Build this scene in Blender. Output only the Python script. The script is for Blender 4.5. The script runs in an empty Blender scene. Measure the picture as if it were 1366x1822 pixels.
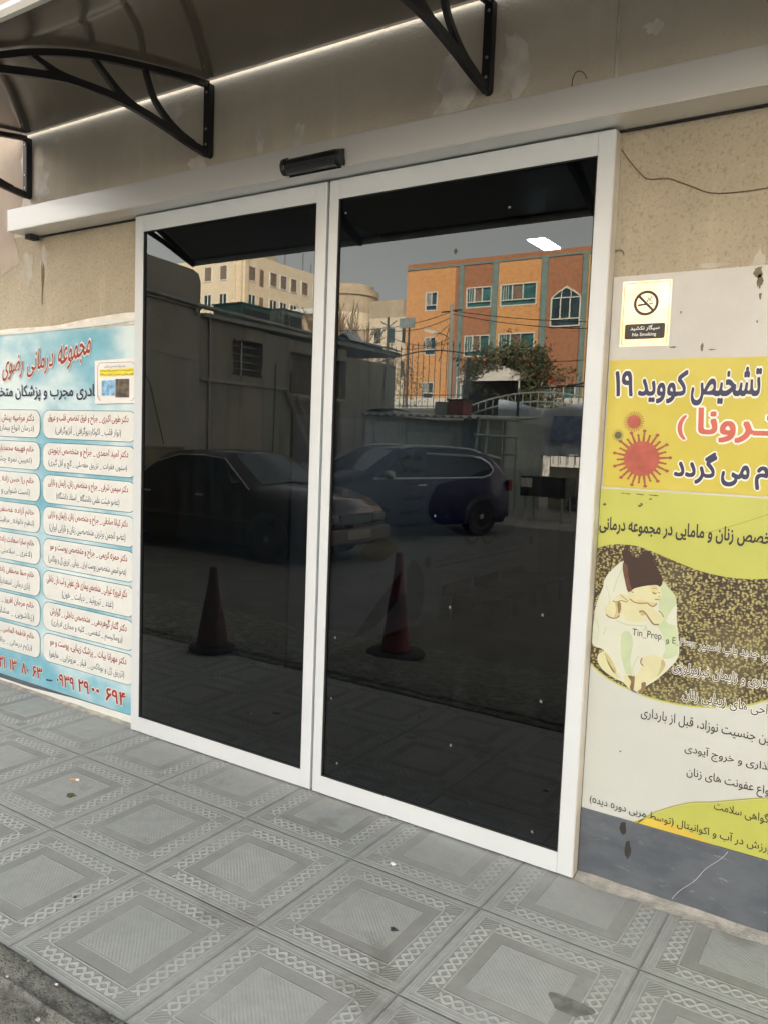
import bpy, math, random, unicodedata
from mathutils import Vector, Matrix, noise
from mathutils.geometry import tessellate_polygon
random.seed(7)
R = math.radians
S = bpy.context.scene

# ---------------------------------------------------------------- camera
cam = bpy.data.objects.new('camera', bpy.data.cameras.new('camera'))
S.collection.objects.link(cam); S.camera = cam
cyaw, cpit, crol = -0.5747, -0.0859, 0.0370
fw = Vector((math.sin(cyaw)*math.cos(cpit), math.cos(cyaw)*math.cos(cpit), math.sin(cpit)))
rt = Vector((math.cos(cyaw), -math.sin(cyaw), 0)); up = rt.cross(fw)
rt2 = rt*math.cos(crol) + up*math.sin(crol); up2 = up*math.cos(crol) - rt*math.sin(crol)
cam.matrix_world = Matrix((( rt2.x, up2.x, -fw.x, 3.0972), (rt2.y, up2.y, -fw.y, -2.5545), (rt2.z, up2.z, -fw.z, 1.460), (0,0,0,1)))
cam.data.sensor_fit = 'HORIZONTAL'; cam.data.sensor_width = 36; cam.data.lens = 36*1418.3/1366
cam.data.clip_start = 0.05; cam.data.clip_end = 2000

# ---------------------------------------------------------------- sky, sun, exposure
SUN_EL, SUN_AZ = 30.0, 33.0          # azimuth clockwise from +Y: the sun stands behind the clinic, to the right
w = bpy.data.worlds.new('World'); S.world = w; w.use_nodes = True
nt = w.node_tree
sky = nt.nodes.new('ShaderNodeTexSky'); sky.sky_type = 'NISHITA'; sky.sun_disc = False
sky.sun_elevation = R(SUN_EL); sky.sun_rotation = R(SUN_AZ)
sky.air_density = 1.3; sky.dust_density = 6.0; sky.ozone_density = 0.6; sky.altitude = 1200
hs = nt.nodes.new('ShaderNodeHueSaturation'); hs.inputs['Saturation'].default_value = 0.22
nt.links.new(sky.outputs[0], hs.inputs['Color'])
warm = nt.nodes.new('ShaderNodeMix'); warm.data_type = 'RGBA'; warm.blend_type = 'MULTIPLY'; warm.inputs[0].default_value = 1
warm.inputs[7].default_value = (1.0, 0.945, 0.87, 1)
nt.links.new(hs.outputs[0], warm.inputs[6]); nt.links.new(warm.outputs[2], nt.nodes['Background'].inputs[0])
nt.nodes['Background'].inputs[1].default_value = 0.112
sl = bpy.data.lights.new('sun', 'SUN'); sl.energy = 5.0; sl.angle = R(0.6); sl.color = (1.0, 0.92, 0.82)
sun = bpy.data.objects.new('sun', sl); S.collection.objects.link(sun)
sd = Vector((math.sin(R(SUN_AZ))*math.cos(R(SUN_EL)), math.cos(R(SUN_AZ))*math.cos(R(SUN_EL)), math.sin(R(SUN_EL))))
sun.rotation_euler = sd.to_track_quat('Z', 'Y').to_euler(); sun.location = sd*60
S.view_settings.view_transform = 'Standard'; S.view_settings.look = 'None'; S.view_settings.gamma = 1
S.view_settings.exposure = 2.64
S.cycles.max_bounces = 8; S.cycles.glossy_bounces = 4; S.cycles.transmission_bounces = 4; S.cycles.transparent_max_bounces = 8
S.cycles.caustics_reflective = False; S.cycles.caustics_refractive = False

# ---------------------------------------------------------------- node helpers
class X:                                   # a socket with arithmetic
    def __init__(s, nt, k): s.nt = nt; s.k = k
    def _m(s, op, *a):
        n = s.nt.nodes.new('ShaderNodeMath'); n.operation = op
        for i, v in enumerate((s,)+a):
            if isinstance(v, X): s.nt.links.new(v.k, n.inputs[i])
            else: n.inputs[i].default_value = v
        return X(s.nt, n.outputs[0])
    def __add__(s, o): return s._m('ADD', o)
    def __sub__(s, o): return s._m('SUBTRACT', o)
    def __mul__(s, o): return s._m('MULTIPLY', o)
    def __truediv__(s, o): return s._m('DIVIDE', o)
    def fr(s): return s._m('FRACT')
    def fl(s): return s._m('FLOOR')
    def ab(s): return s._m('ABSOLUTE')
    def sin(s): return s._m('SINE')
    def max(s, o): return s._m('MAXIMUM', o)
    def min(s, o): return s._m('MINIMUM', o)
    def gt(s, o): return s._m('GREATER_THAN', o)
    def lt(s, o): return s._m('LESS_THAN', o)
    def pw(s, o): return s._m('POWER', o)
    def ramp(s, a, b, c=0., d=1.):
        n = s.nt.nodes.new('ShaderNodeMapRange'); n.interpolation_type = 'SMOOTHSTEP'
        s.nt.links.new(s.k, n.inputs[0])
        for i, v in zip((1,2,3,4), (a,b,c,d)): n.inputs[i].default_value = v
        return X(s.nt, n.outputs[0])
class Mat:
    def __init__(s, name):
        s.m = bpy.data.materials.new(name); s.m.use_nodes = True; s.nt = s.m.node_tree
        s.b = s.nt.nodes['Principled BSDF']
        s.tc = s.nt.nodes.new('ShaderNodeTexCoord')
    def co(s):
        n = s.nt.nodes.new('ShaderNodeSeparateXYZ'); s.nt.links.new(s.tc.outputs['Object'], n.inputs[0])
        return [X(s.nt, n.outputs[i]) for i in range(3)]
    def noise(s, scale, detail=4, rough=.55, stretch=(1,1,1), dist=0, off=0):
        mp = s.nt.nodes.new('ShaderNodeMapping'); mp.inputs['Scale'].default_value = stretch; mp.inputs['Location'].default_value = (off, off*1.7, off*.3)
        s.nt.links.new(s.tc.outputs['Object'], mp.inputs[0])
        n = s.nt.nodes.new('ShaderNodeTexNoise'); n.inputs['Scale'].default_value = scale; n.inputs['Detail'].default_value = detail
        n.inputs['Roughness'].default_value = rough; n.inputs['Distortion'].default_value = dist
        s.nt.links.new(mp.outputs[0], n.inputs[0]); return X(s.nt, n.outputs[0])
    def voro(s, scale, feat='F1', stretch=(1,1,1)):
        mp = s.nt.nodes.new('ShaderNodeMapping'); mp.inputs['Scale'].default_value = stretch
        s.nt.links.new(s.tc.outputs['Object'], mp.inputs[0])
        n = s.nt.nodes.new('ShaderNodeTexVoronoi'); n.feature = feat; n.inputs['Scale'].default_value = scale
        s.nt.links.new(mp.outputs[0], n.inputs[0]); return X(s.nt, n.outputs[0])
    def mix(s, f, a, b):
        n = s.nt.nodes.new('ShaderNodeMix'); n.data_type = 'RGBA'
        if isinstance(f, X): s.nt.links.new(f.k, n.inputs[0])
        else: n.inputs[0].default_value = f
        for i, v in ((6, a), (7, b)):
            if isinstance(v, X): s.nt.links.new(v.k, n.inputs[i])
            else: n.inputs[i].default_value = (*v, 1)
        return X(s.nt, n.outputs[2])
    def set(s, col=None, rough=None, metal=None, bump=None, dist=.002, spec=None, strength=1.):
        for nm, v in (('Base Color', col), ('Roughness', rough), ('Metallic', metal), ('Specular IOR Level', spec)):
            if v is None: continue
            if isinstance(v, X): s.nt.links.new(v.k, s.b.inputs[nm])
            else: s.b.inputs[nm].default_value = (*v, 1) if nm == 'Base Color' else v
        if bump is not None:
            n = s.nt.nodes.new('ShaderNodeBump'); n.inputs['Distance'].default_value = dist; n.inputs['Strength'].default_value = strength
            s.nt.links.new(bump.k, n.inputs['Height']); s.nt.links.new(n.outputs[0], s.b.inputs['Normal'])
        return s.m
def sc(c, k): return tuple(x*k for x in c)
def simple(name, col, rough=.5, metal=0, var=.12, scale=6, bump=0, dist=.001, spec=.5, stretch=(1,1,1)):
    m = Mat(name); n = m.noise(scale, 5, stretch=stretch)
    c = m.mix(n.ramp(.3, .7), sc(col, 1-var), sc(col, 1+var))
    return m.set(c, rough, metal, (m.noise(scale*6, 3) if bump else None), dist, spec)

# ---------------------------------------------------------------- object helpers
GY = 0.012                                   # face of the door glass
def V(y): return 2*GY - y                    # distance beyond the glass plane -> real y in the street
def tag(o, label=None, cat=None, group=None, kind=None):
    if label: o['label'] = label
    if cat: o['category'] = cat
    if group: o['group'] = group
    if kind: o['kind'] = kind
    return o
def thing(name, label, cat, loc=(0,0,0), rz=0, group=None):
    o = bpy.data.objects.new(name, None); S.collection.objects.link(o)
    o.location = loc; o.rotation_euler = (0,0,rz); o.empty_display_size = .1
    return tag(o, label, cat, group)
class MB:
    def __init__(s): s.v = []; s.f = []
    def add(s, vs, fs):
        n = len(s.v); s.v += [tuple(p) for p in vs]; s.f += [tuple(i+n for i in f) for f in fs]; return s
    def box(s, x0, x1, y0, y1, z0, z1):
        x0, x1 = sorted((x0, x1)); y0, y1 = sorted((y0, y1)); z0, z1 = sorted((z0, z1))
        return s.add([(x0,y0,z0),(x1,y0,z0),(x1,y1,z0),(x0,y1,z0),(x0,y0,z1),(x1,y0,z1),(x1,y1,z1),(x0,y1,z1)],
              [(0,3,2,1),(4,5,6,7),(0,1,5,4),(1,2,6,5),(2,3,7,6),(3,0,4,7)])
    def flat(s, pts, y, th=0, flip=False):          # outline in x,z facing -y (optionally with thickness behind)
        A = sum(pts[i][0]*pts[(i+1)%len(pts)][1]-pts[(i+1)%len(pts)][0]*pts[i][1] for i in range(len(pts)))
        if A < 0: pts = pts[::-1]
        t = tessellate_polygon([[Vector((p[0], p[1], 0)) for p in pts]])
        P = [(p[0], y, p[1]) for p in pts]; n = len(P)
        F = []
        for a, b, c in t:
            pa, pb, pc = pts[a], pts[b], pts[c]
            if (pb[0]-pa[0])*(pc[1]-pa[1])-(pc[0]-pa[0])*(pb[1]-pa[1]) < 0: a, c = c, a
            F.append((a,b,c))
        s.add(P, F)
        if th:
            Q = [(p[0], y+th, p[1]) for p in pts]
            s.add(Q, [f[::-1] for f in F]); s.add(P+Q, [(i+n, (i+1)%n+n, (i+1)%n, i)[::1] for i in range(n)])
        return s
    def prism(s, pts, ax, a, b):                    # outline in the other two axes, extruded along ax from a to b
        def mk(p, c):
            return (c,p[0],p[1]) if ax=='x' else (p[0],c,p[1]) if ax=='y' else (p[0],p[1],c)
        n = len(pts); t = tessellate_polygon([[Vector((p[0], p[1], 0)) for p in pts]])
        return s.add([mk(p,a) for p in pts]+[mk(p,b) for p in pts], [tuple(f) for f in t]+[tuple(i+n for i in f[::-1]) for f in t]+[(i,(i+1)%n,(i+1)%n+n,i+n) for i in range(n)])
    def tube(s, pts, r, seg=8, caps=True):
        pts = [Vector(p) for p in pts]; rs = r if isinstance(r, (list, tuple)) else [r]*len(pts)
        vs = []; fs = []; prev = None
        for i, p in enumerate(pts):
            d = (pts[min(i+1, len(pts)-1)]-pts[max(i-1, 0)]).normalized()
            if prev is None:
                a = d.cross(Vector((0,0,1)));
                if a.length < .1: a = d.cross(Vector((1,0,0)))
            else: a = prev - d*prev.dot(d)
            a.normalize(); prev = a; b = d.cross(a)
            for k in range(seg):
                t = 2*math.pi*k/seg; vs.append(p+(a*math.cos(t)+b*math.sin(t))*rs[i])
        for i in range(len(pts)-1):
            for k in range(seg): fs.append((i*seg+k, i*seg+(k+1)%seg, (i+1)*seg+(k+1)%seg, (i+1)*seg+k))
        if caps: fs += [tuple(range(seg))[::-1], tuple(range((len(pts)-1)*seg, len(pts)*seg))]
        return s.add(vs, fs)
    def lathe(s, prof, c=(0,0,0), seg=32, ax='z', a0=0):
        vs = []; fs = []
        for r, h in prof:
            for k in range(seg):
                t = a0+2*math.pi*k/seg
                p = (r*math.cos(t), r*math.sin(t), h)
                if ax == 'y': p = (p[0], p[2], p[1])
                vs.append((c[0]+p[0], c[1]+p[1], c[2]+p[2]))
        n = len(prof)
        for i in range(n-1):
            for k in range(seg):
                f = (i*seg+k, i*seg+(k+1)%seg, (i+1)*seg+(k+1)%seg, (i+1)*seg+k)
                fs.append(f if ax == 'z' else f[::-1])
        fs.append(tuple(range(seg))[::-1] if ax == 'z' else tuple(range(seg)))
        fs.append(tuple(range((n-1)*seg, n*seg)) if ax == 'z' else tuple(range((n-1)*seg, n*seg))[::-1])
        return s.add(vs, fs)
    def build(s, name, mat, parent=None, virt=False, smooth=False, bevel=0, kind=None, fixn=True):
        off = Vector((0,0,0))
        if parent is not None:
            q = parent
            while q is not None: off += q.location; q = q.parent
        me = bpy.data.meshes.new(name)
        vs = [((p[0]-off.x, V(p[1])-off.y, p[2]-off.z) if virt else (p[0]-off.x, p[1]-off.y, p[2]-off.z)) for p in s.v]
        me.from_pydata(vs, [], [f[::-1] for f in s.f] if virt else s.f); me.update()
        if smooth:
            for p in me.polygons: p.use_smooth = True
        me.materials.append(mat)
        o = bpy.data.objects.new(name, me); S.collection.objects.link(o)
        if parent is not None: o.parent = parent
        if bevel:
            b = o.modifiers.new('bevel', 'BEVEL'); b.width = bevel; b.segments = 2; b.limit_method = 'ANGLE'; b.angle_limit = R(40)
        if kind: o['kind'] = kind
        return o
def lbuild(mb, name, mat, parent, smooth=False, bevel=0, loc=(0,0,0)):
    me = bpy.data.meshes.new(name); me.from_pydata(mb.v, [], mb.f); me.update()
    if smooth:
        for p in me.polygons: p.use_smooth = True
    me.materials.append(mat); o = bpy.data.objects.new(name, me); S.collection.objects.link(o); o.parent = parent; o.location = loc
    if bevel:
        b = o.modifiers.new('bevel', 'BEVEL'); b.width = bevel; b.segments = 2; b.limit_method = 'ANGLE'
    return o
def copy_tree(o, parent=None):
    c = o.copy(); S.collection.objects.link(c)
    if parent is not None: c.parent = parent
    for ch in list(o.children): copy_tree(ch, c)
    return c
def crom(pts, k=5, closed=True):                   # smooth outline through the points
    n = len(pts); out = []
    rng = range(n) if closed else range(n-1)
    for i in rng:
        g = (lambda j: pts[j % n]) if closed else (lambda j: pts[max(0, min(n-1, j))])
        p0, p1, p2, p3 = g(i-1), g(i), g(i+1), g(i+2)
        for q in range(k):
            t = q/k
            out.append(tuple(.5*((2*p1[d])+(-p0[d]+p2[d])*t+(2*p0[d]-5*p1[d]+4*p2[d]-p3[d])*t*t+(-p0[d]+3*p1[d]-3*p2[d]+p3[d])*t**3) for d in range(len(p1))))
    if not closed: out.append(tuple(pts[-1]))
    return out
def rrect(x0, x1, z0, z1, r, k=6):
    out = []
    for cx, cz, a in ((x1-r, z0+r, -90), (x1-r, z1-r, 0), (x0+r, z1-r, 90), (x0+r, z0+r, 180)):
        for i in range(k+1):
            t = R(a+90*i/k); out.append((cx+r*math.cos(t), cz+r*math.sin(t)))
    return out
def rough_outline(cx, cz, rx, rz, n=26, amp=.3, seed=0):
    return [(cx+rx*math.cos(t)*(1+amp*noise.noise((math.cos(t)*1.7+seed, math.sin(t)*1.7, seed))*2), cz+rz*math.sin(t)*(1+amp*noise.noise((math.cos(t)*1.7+seed+9, math.sin(t)*1.7, seed))*2)) for t in [2*math.pi*i/n for i in range(n)]]

# ---------------------------------------------------------------- Persian lettering: joined letter forms, set right to left
FORMS = {}
for cp in list(range(0xFB50, 0xFC00))+list(range(0xFE70, 0xFEFD)):
    d = unicodedata.decomposition(chr(cp)).split()
    if len(d) == 2 and d[0] in ('<isolated>', '<final>', '<initial>', '<medial>'):
        FORMS.setdefault(chr(int(d[1], 16)), {})[d[0][1:-1]] = chr(cp)
    if len(d) == 3 and d[1] == '0644' and d[2] == '0627': FORMS.setdefault('LA', {})[d[0][1:-1]] = chr(cp)
def shape(t):
    t = t.replace('لا', '\ue000'); tok = [('LA' if c == '\ue000' else c) for c in t]
    out = []
    def joinsnext(c): return c == 'ـ' or c in FORMS and c != 'LA' and 'initial' in FORMS[c]
    def joinsprev(c): return c == 'ـ' or c in FORMS and ('final' in FORMS[c])
    for i, c in enumerate(tok):
        if c in FORMS:
            p = i > 0 and joinsnext(tok[i-1]) and joinsprev(c)
            n = i+1 < len(tok) and joinsnext(c) and joinsprev(tok[i+1])
            k = 'medial' if p and n else 'final' if p else 'initial' if n else 'isolated'
            if c == 'ه' and k == 'isolated': out.append('٥'); continue      # the round open form
            out.append(FORMS[c].get(k, FORMS[c].get('isolated', c)))
        elif c == '\u200c': continue
        else: out.append({'(': ')', ')': '('}.get(c, c))
    out = out[::-1]
    res = []; run = []                              # runs of Latin letters or digits keep their own order
    for c in out:
        if c.isdigit() or ('A' <= c <= 'z'): run.append(c)
        else:
            res += run[::-1]; run = []; res.append(c)
    return ''.join(res+run[::-1])
_gc = {}
def _glyph(s):                                   # filled outline of a short string, and its bounding box
    if s in _gc: return _gc[s]
    cu = bpy.data.curves.new('lettering', 'FONT'); cu.body = s; cu.resolution_u = 3
    o = bpy.data.objects.new('lettering', cu); S.collection.objects.link(o)
    bpy.context.view_layer.update()
    dg = bpy.context.evaluated_depsgraph_get(); ev = o.evaluated_get(dg); cc = ev.to_curve(dg)
    loops = []
    for sp in cc.splines:
        P = []; bp_ = sp.bezier_points; n = len(bp_)
        for i in range(n):
            p0, p1, p2, p3 = bp_[i].co, bp_[i].handle_right, bp_[(i+1) % n].handle_left, bp_[(i+1) % n].co
            st = abs((p1-p0).cross(p3-p0).length)+abs((p2-p3).cross(p3-p0).length) > 1e-5
            for q in range(4 if st else 1):
                t = q/4; P.append(p0*(1-t)**3+p1*3*t*(1-t)**2+p2*3*t*t*(1-t)+p3*t**3)
        if len(P) > 2: loops.append(P)
    ev.to_curve_clear()
    def area(P): return sum(P[i].x*P[(i+1) % len(P)].y-P[(i+1) % len(P)].x*P[i].y for i in range(len(P)))/2
    def inside(p, P):
        c = False
        for i in range(len(P)):
            a_, b_ = P[i], P[i-1]
            if (a_.y > p.y) != (b_.y > p.y) and p.x < (b_.x-a_.x)*(p.y-a_.y)/(b_.y-a_.y)+a_.x: c = not c
        return c
    sgn = 1 if sum(area(P) for P in loops) > 0 else -1
    outs = [P for P in loops if area(P)*sgn > 0]; holes = [P for P in loops if area(P)*sgn <= 0]
    vs = []; fs = []
    for k, P in enumerate(outs):
        H = [h for h in holes if inside(h[0], P)]; pl = [[Vector((p.x, p.y, 0)) for p in Q] for Q in [P]+H]
        fl = [p for Q in pl for p in Q]; m = len(vs)
        for t in tessellate_polygon(pl):
            a_, b_, c_ = (fl[q] for q in t)
            if (b_-a_).cross(c_-a_).z < 0: t = t[::-1]
            fs.append(tuple(q+m for q in t))
        vs += [Vector((p.x, p.y, -k*4e-6)) for p in fl]
    r = (vs, fs, max((p.x for P in loops for p in P), default=0))
    bpy.data.objects.remove(o); bpy.data.curves.remove(cu)
    _gc[s] = r; return r
def txt_mesh(s, bold=0., latin=False, n=4):
    """every letter filled on its own; a bold face is the letter laid down n+1 times, each a hair in front of the last"""
    s = s if latin else shape(s); vs = []; fs = []; x = 0; bar = _glyph('|')[2]
    offs = [(0, 0)]+([(bold*math.cos(2*math.pi*(k+.5)/n), bold*math.sin(2*math.pi*(k+.5)/n)) for k in range(n)] if bold > .004 else [])
    for i, c in enumerate(s):
        adv = _glyph(c+'|')[2]-bar
        gv, gf, _ = _glyph(c)
        for k, (dx, dy) in enumerate(offs):
            m = len(vs); vs += [Vector((v.x+x+dx, v.y+dy, v.z-(k*2+i%2)*1.2e-5)) for v in gv]; fs += [tuple(q+m for q in f) for f in gf]
        x += adv
    return vs, fs
_tc = {}
def txt(mb, s, x0, x1, z0, z1, y, bold=0.01, latin=False, slant=0, tilt=0, glow=None):
    """lettering fitted into the rectangle x0..x1, z0..z1 on the plane y; glow = (mesh, extra) for a pale outline behind"""
    if (s, bold) not in _tc: _tc[(s, bold)] = txt_mesh(s, bold, latin)
    vs, fs = _tc[(s, bold)]
    ax, bx = min(v.x for v in vs), max(v.x for v in vs); ay, by = min(v.y for v in vs), max(v.y for v in vs)
    def tr(v, yy): 
        u = (v.x-ax)/(bx-ax); t = (v.y-ay)/(by-ay)
        return (x0+(x1-x0)*u+slant*(t-.5)*(z1-z0), yy+v.z, z0+(z1-z0)*t+tilt*(u-.5)*(x1-x0))
    mb.add([tr(v, y) for v in vs], fs)
    if glow:
        g, e = glow; k = (s, bold+e)
        if k not in _tc: _tc[k] = txt_mesh(s, bold+e, latin, 8)
        v2, f2 = _tc[k]; g.add([tr(v, y+.0008) for v in v2], f2)
    return mb

# ================================================================ materials
def m_pavement():
    m = Mat('patterned concrete pavers'); x, y, z = m.co()
    wob = (m.noise(3.5, 2)-.5)*.006
    gx = (x-.078)/.5+wob; gy = (y+.335)/.49+wob
    u = gx.fr(); v = gy.fr()
    a = (u-.5).ab(); b = (v-.5).ab(); r = a.max(b); q = a.min(b)
    isa = a.gt(b); al = isa*v+(isa*-1.+1.)*u
    sqr = r.ramp(.222, .228, 1, 0)
    hatch = ((gx+gy)*(2*math.pi*34)).sin()*sqr
    frame = r.ramp(.232, .238)*r.ramp(.316, .323, 1, 0)
    def line(c, w): return (r-c).ab().ramp(w, w*.4)
    lines = line(.328, .006).max(line(.434, .006)).max(line(.229, .0045)*.8)
    t = (r-.381)/.046; ph = (al*(2*math.pi*7.5)).sin()*.66; ph2 = ph
    st = (t-ph).ab().ramp(.40, .16).max((t+ph2).ab().ramp(.40, .16))
    band = st*r.ramp(.332, .337)*r.ramp(.425, .430, 1, 0)*q.ramp(.322, .328, 1, 0)
    corner = q.ramp(.332, .338)*r.ramp(.43, .436, 1, 0)
    ch = ((gx-gy)*(2*math.pi*36)).sin()*corner
    outer = line(.466, .005); joint = r.ramp(.488, .499)
    wear = m.noise(1.7, 4, .6).ramp(.40, .66)
    wearb = m.noise(5, 4, .6, off=3).ramp(.25, .6, .45, 1)
    keep = (wear*-.55+1.)*wearb
    h = (lines*1.1+band*1.0+outer*.6+hatch*.10+ch*.3-frame*.35)*keep-joint*1.8
    h = h+(m.noise(60, 4, .7)-.5)*.5+(m.noise(9, 3)-.5)*.5
    tid = m.nt.nodes.new('ShaderNodeTexWhiteNoise'); tid.noise_dimensions = '2D'
    cb = m.nt.nodes.new('ShaderNodeCombineXYZ'); m.nt.links.new(gx.fl().k, cb.inputs[0]); m.nt.links.new(gy.fl().k, cb.inputs[1])
    m.nt.links.new(cb.outputs[0], tid.inputs[0]); tv = X(m.nt, tid.outputs[0])
    base = m.mix(tv, (.305,.33,.326), (.36,.383,.38))
    base = m.mix(m.noise(2.2, 6, .65, off=5).ramp(.35, .7, 0, .55), base, (.40,.42,.41))
    base = m.mix(m.noise(18, 4, .7).ramp(.3, .75, 0, .35), base, (.21,.22,.205))
    base = m.mix((frame+(band*-1.+1.)*r.ramp(.332,.337)*r.ramp(.425,.43,1,0)*.75)*keep*.62, base, (.215,.22,.205))
    base = m.mix((lines+band+outer*.6).min(1.)*keep*.62, base, (.56,.59,.575))
    base = m.mix(sqr*keep*(hatch*.1+.18), base, (.46,.48,.47))
    base = m.mix(joint*(m.noise(2.5,4).ramp(.3,.7,.25,.8)), base, (.19,.19,.175))
    stain = m.noise(2.9, 5, .6, off=11).ramp(.60, .70, 0, .5)+m.noise(26, 3, .6, off=15).ramp(.74,.78,0,.5)
    base = m.mix(stain, base, (.17,.17,.15))
    nearwall = y.ramp(-.22, .02)*m.noise(6, 5, .7, off=2).ramp(.3, .65)
    base = m.mix(nearwall*.55, base, (.36,.355,.33))
    return m.set(base, m.noise(8, 3).ramp(.3, .7, .62, .9), 0, h, .0026, .4)
M = {}
M['pave'] = m_pavement()
def m_rough(name, c1, c2, scale, d=.006):
    m = Mat(name); n = m.noise(scale, 7, .68); c = m.mix(n.ramp(.3, .7), c1, c2)
    c = m.mix(m.voro(scale*14, 'F1').ramp(.0, .35, .5, 0), c, sc(c1, .45)); c = m.mix(m.noise(scale*.4, 3, off=4).ramp(.5, .7, 0, .5), c, sc(c2, 1.35))
    return m.set(c, .9, 0, n*.7+m.noise(scale*9, 4, .7)*.6-m.voro(scale*4, 'F1').ramp(.0,.45,.5,0), d, .3)
M['cement'] = m_rough('rough cast concrete', (.13,.135,.12), (.38,.385,.35), 22, .022)
M['asphalt'] = m_rough('street asphalt', (.145,.145,.14), (.20,.198,.19), 5, .004)
M['yard'] = m_rough('dusty ground', (.29,.275,.25), (.37,.355,.33), 1.2, .02)
def m_stucco(name, c1, c2, speck=.5):
    m = Mat(name); n = m.noise(1.6, 6, .62); g = m.noise(95, 3, .7); g2 = m.noise(38, 4, .7, off=3)
    c = m.mix(n.ramp(.32, .68), c1, c2)
    c = m.mix(m.noise(.7, 4, off=8).ramp(.45, .65, 0, .35), c, sc(c1, .78))
    c = m.mix(m.noise(2.2, 4, .6, stretch=(4, 1, .35), off=6).ramp(.52, .75, 0, .3), c, sc(c2, 1.25))
    c = m.mix(g.ramp(.50, .72, 0, speck), c, sc(c1, .5)); c = m.mix(g2.ramp(.6, .75, 0, speck*.6), c, sc(c2, 1.3))
    return m.set(c, .92, 0, g+g2*.8, .0035, .3)
M['stucco'] = m_stucco('tan sanded render', (.62,.57,.475), (.72,.67,.57), .12)
M['stucco_low'] = m_stucco('yellowish sprayed render', (.40,.35,.26), (.49,.435,.335), .6)
M['patch'] = simple('bare pale plaster', (.72,.69,.63), .9, var=.15, scale=12, bump=1)
M['patchpink'] = simple('pinkish old plaster', (.43,.36,.30), .9, var=.12, scale=5, bump=1)
M['oldpaint'] = simple('dark stained plaster', (.17,.145,.1), .95, var=.25, scale=14, bump=1)
M['mortar'] = simple('cement mortar', (.33,.32,.29), .95, var=.22, scale=22, bump=1, dist=.004)
M['white'] = simple('cream white powder coated aluminium', (.58,.62,.65), .38, var=.02, scale=3)
M['whiteedge'] = simple('shaded brown edge of the coated aluminium', (.55,.50,.43), .4, var=.08, scale=10)  # brown of the frame's shaded side put into the colour
m = Mat('satin aluminium'); n = m.noise(3, 5, .6, stretch=(.5, 1, 4)); M['alu'] = m.set(m.mix(n.ramp(.2, .8), (.66,.66,.66), (.71,.71,.705)), n.ramp(.2, .8, .32, .40), .55)
M['alu2'] = simple('pale aluminium strip', (.62,.62,.60), .45, .4, var=.05)
M['black'] = simple('black moulded plastic', (.011,.011,.014), .42, var=.2, scale=8)
M['sensor'] = simple('glossy black plastic', (.010,.010,.012), .16, var=.1)
M['rubber'] = simple('black rubber', (.02,.02,.02), .8)
M['screw'] = simple('galvanised screw', (.45,.46,.48), .4, .8)
m = Mat('dark bronze polycarbonate'); n = m.noise(1.2, 3, stretch=(.3, 1, 1)); M['canopy'] = m.set(m.mix(n.ramp(.3, .7), (.012,.011,.010), (.022,.020,.018)), .12, 0, n*1., .006, .55)
_m = M['canopy']; _nt = _m.node_tree; _o = _nt.nodes['Material Output']; _mx = _nt.nodes.new('ShaderNodeMixShader'); _t = _nt.nodes.new('ShaderNodeBsdfTransparent'); _t.inputs[0].default_value = (.88,.86,.80,1); _mx.inputs[0].default_value = .15
_nt.links.new(_nt.nodes['Principled BSDF'].outputs[0], _mx.inputs[1]); _nt.links.new(_t.outputs[0], _mx.inputs[2]); _nt.links.new(_mx.outputs[0], _o.inputs[0])
m = Mat('blue grey slate'); n = m.noise(5, 7, .65, stretch=(1,1,2.2), dist=.4)
c = m.mix(n.ramp(.3, .7), (.065,.078,.098), (.105,.12,.142)); c = m.mix(m.noise(14, 6, .7, stretch=(1,1,3), off=3).ramp(.6, .72, 0, .55), c, (.27,.28,.29)); c = m.mix(m.noise(4, 3, off=7).ramp(.6,.75,0,.5), c, (.06,.06,.062))
M['slate'] = m.set(c, .55, 0, n, .002)
# glass: a thin tinted pane, part mirror by Fresnel
g = bpy.data.materials.new('dark tinted glass'); g.use_nodes = True; nt = g.node_tree; nt.nodes.clear()
out = nt.nodes.new('ShaderNodeOutputMaterial'); mx = nt.nodes.new('ShaderNodeMixShader'); fr = nt.nodes.new('ShaderNodeFresnel'); fr.inputs['IOR'].default_value = 1.66
gl = nt.nodes.new('ShaderNodeBsdfGlossy'); gl.inputs['Roughness'].default_value = 0.0; gl.inputs['Color'].default_value = (.97,1,.98,1)
tr = nt.nodes.new('ShaderNodeBsdfTransparent'); tr.inputs['Color'].default_value = (.215,.245,.265,1)
ge_ = nt.nodes.new('ShaderNodeNewGeometry'); mm_ = nt.nodes.new('ShaderNodeMath'); mm_.operation = 'SUBTRACT'; mm_.inputs[0].default_value = 1; nt.links.new(ge_.outputs['Backfacing'], mm_.inputs[1]); m3_ = nt.nodes.new('ShaderNodeMath'); m3_.operation = 'MULTIPLY'; nt.links.new(mm_.outputs[0], m3_.inputs[0]); nt.links.new(fr.outputs[0], m3_.inputs[1])   # the inner side of a pane face only lets light through
nt.links.new(m3_.outputs[0], mx.inputs[0]); nt.links.new(tr.outputs[0], mx.inputs[1]); nt.links.new(gl.outputs[0], mx.inputs[2]); df = nt.nodes.new('ShaderNodeBsdfDiffuse'); df.inputs[0].default_value = (.5,.5,.48,1); tc_ = nt.nodes.new('ShaderNodeTexCoord'); mp_ = nt.nodes.new('ShaderNodeMapping'); mp_.inputs['Scale'].default_value = (9, 1, .5)
nz = nt.nodes.new('ShaderNodeTexNoise'); nz.inputs['Scale'].default_value = 2.2; nz.inputs['Detail'].default_value = 6; nz.inputs['Roughness'].default_value = .65; rm_ = nt.nodes.new('ShaderNodeMapRange'); rm_.inputs[1].default_value = .5; rm_.inputs[2].default_value = .8; rm_.inputs[4].default_value = .010
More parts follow.
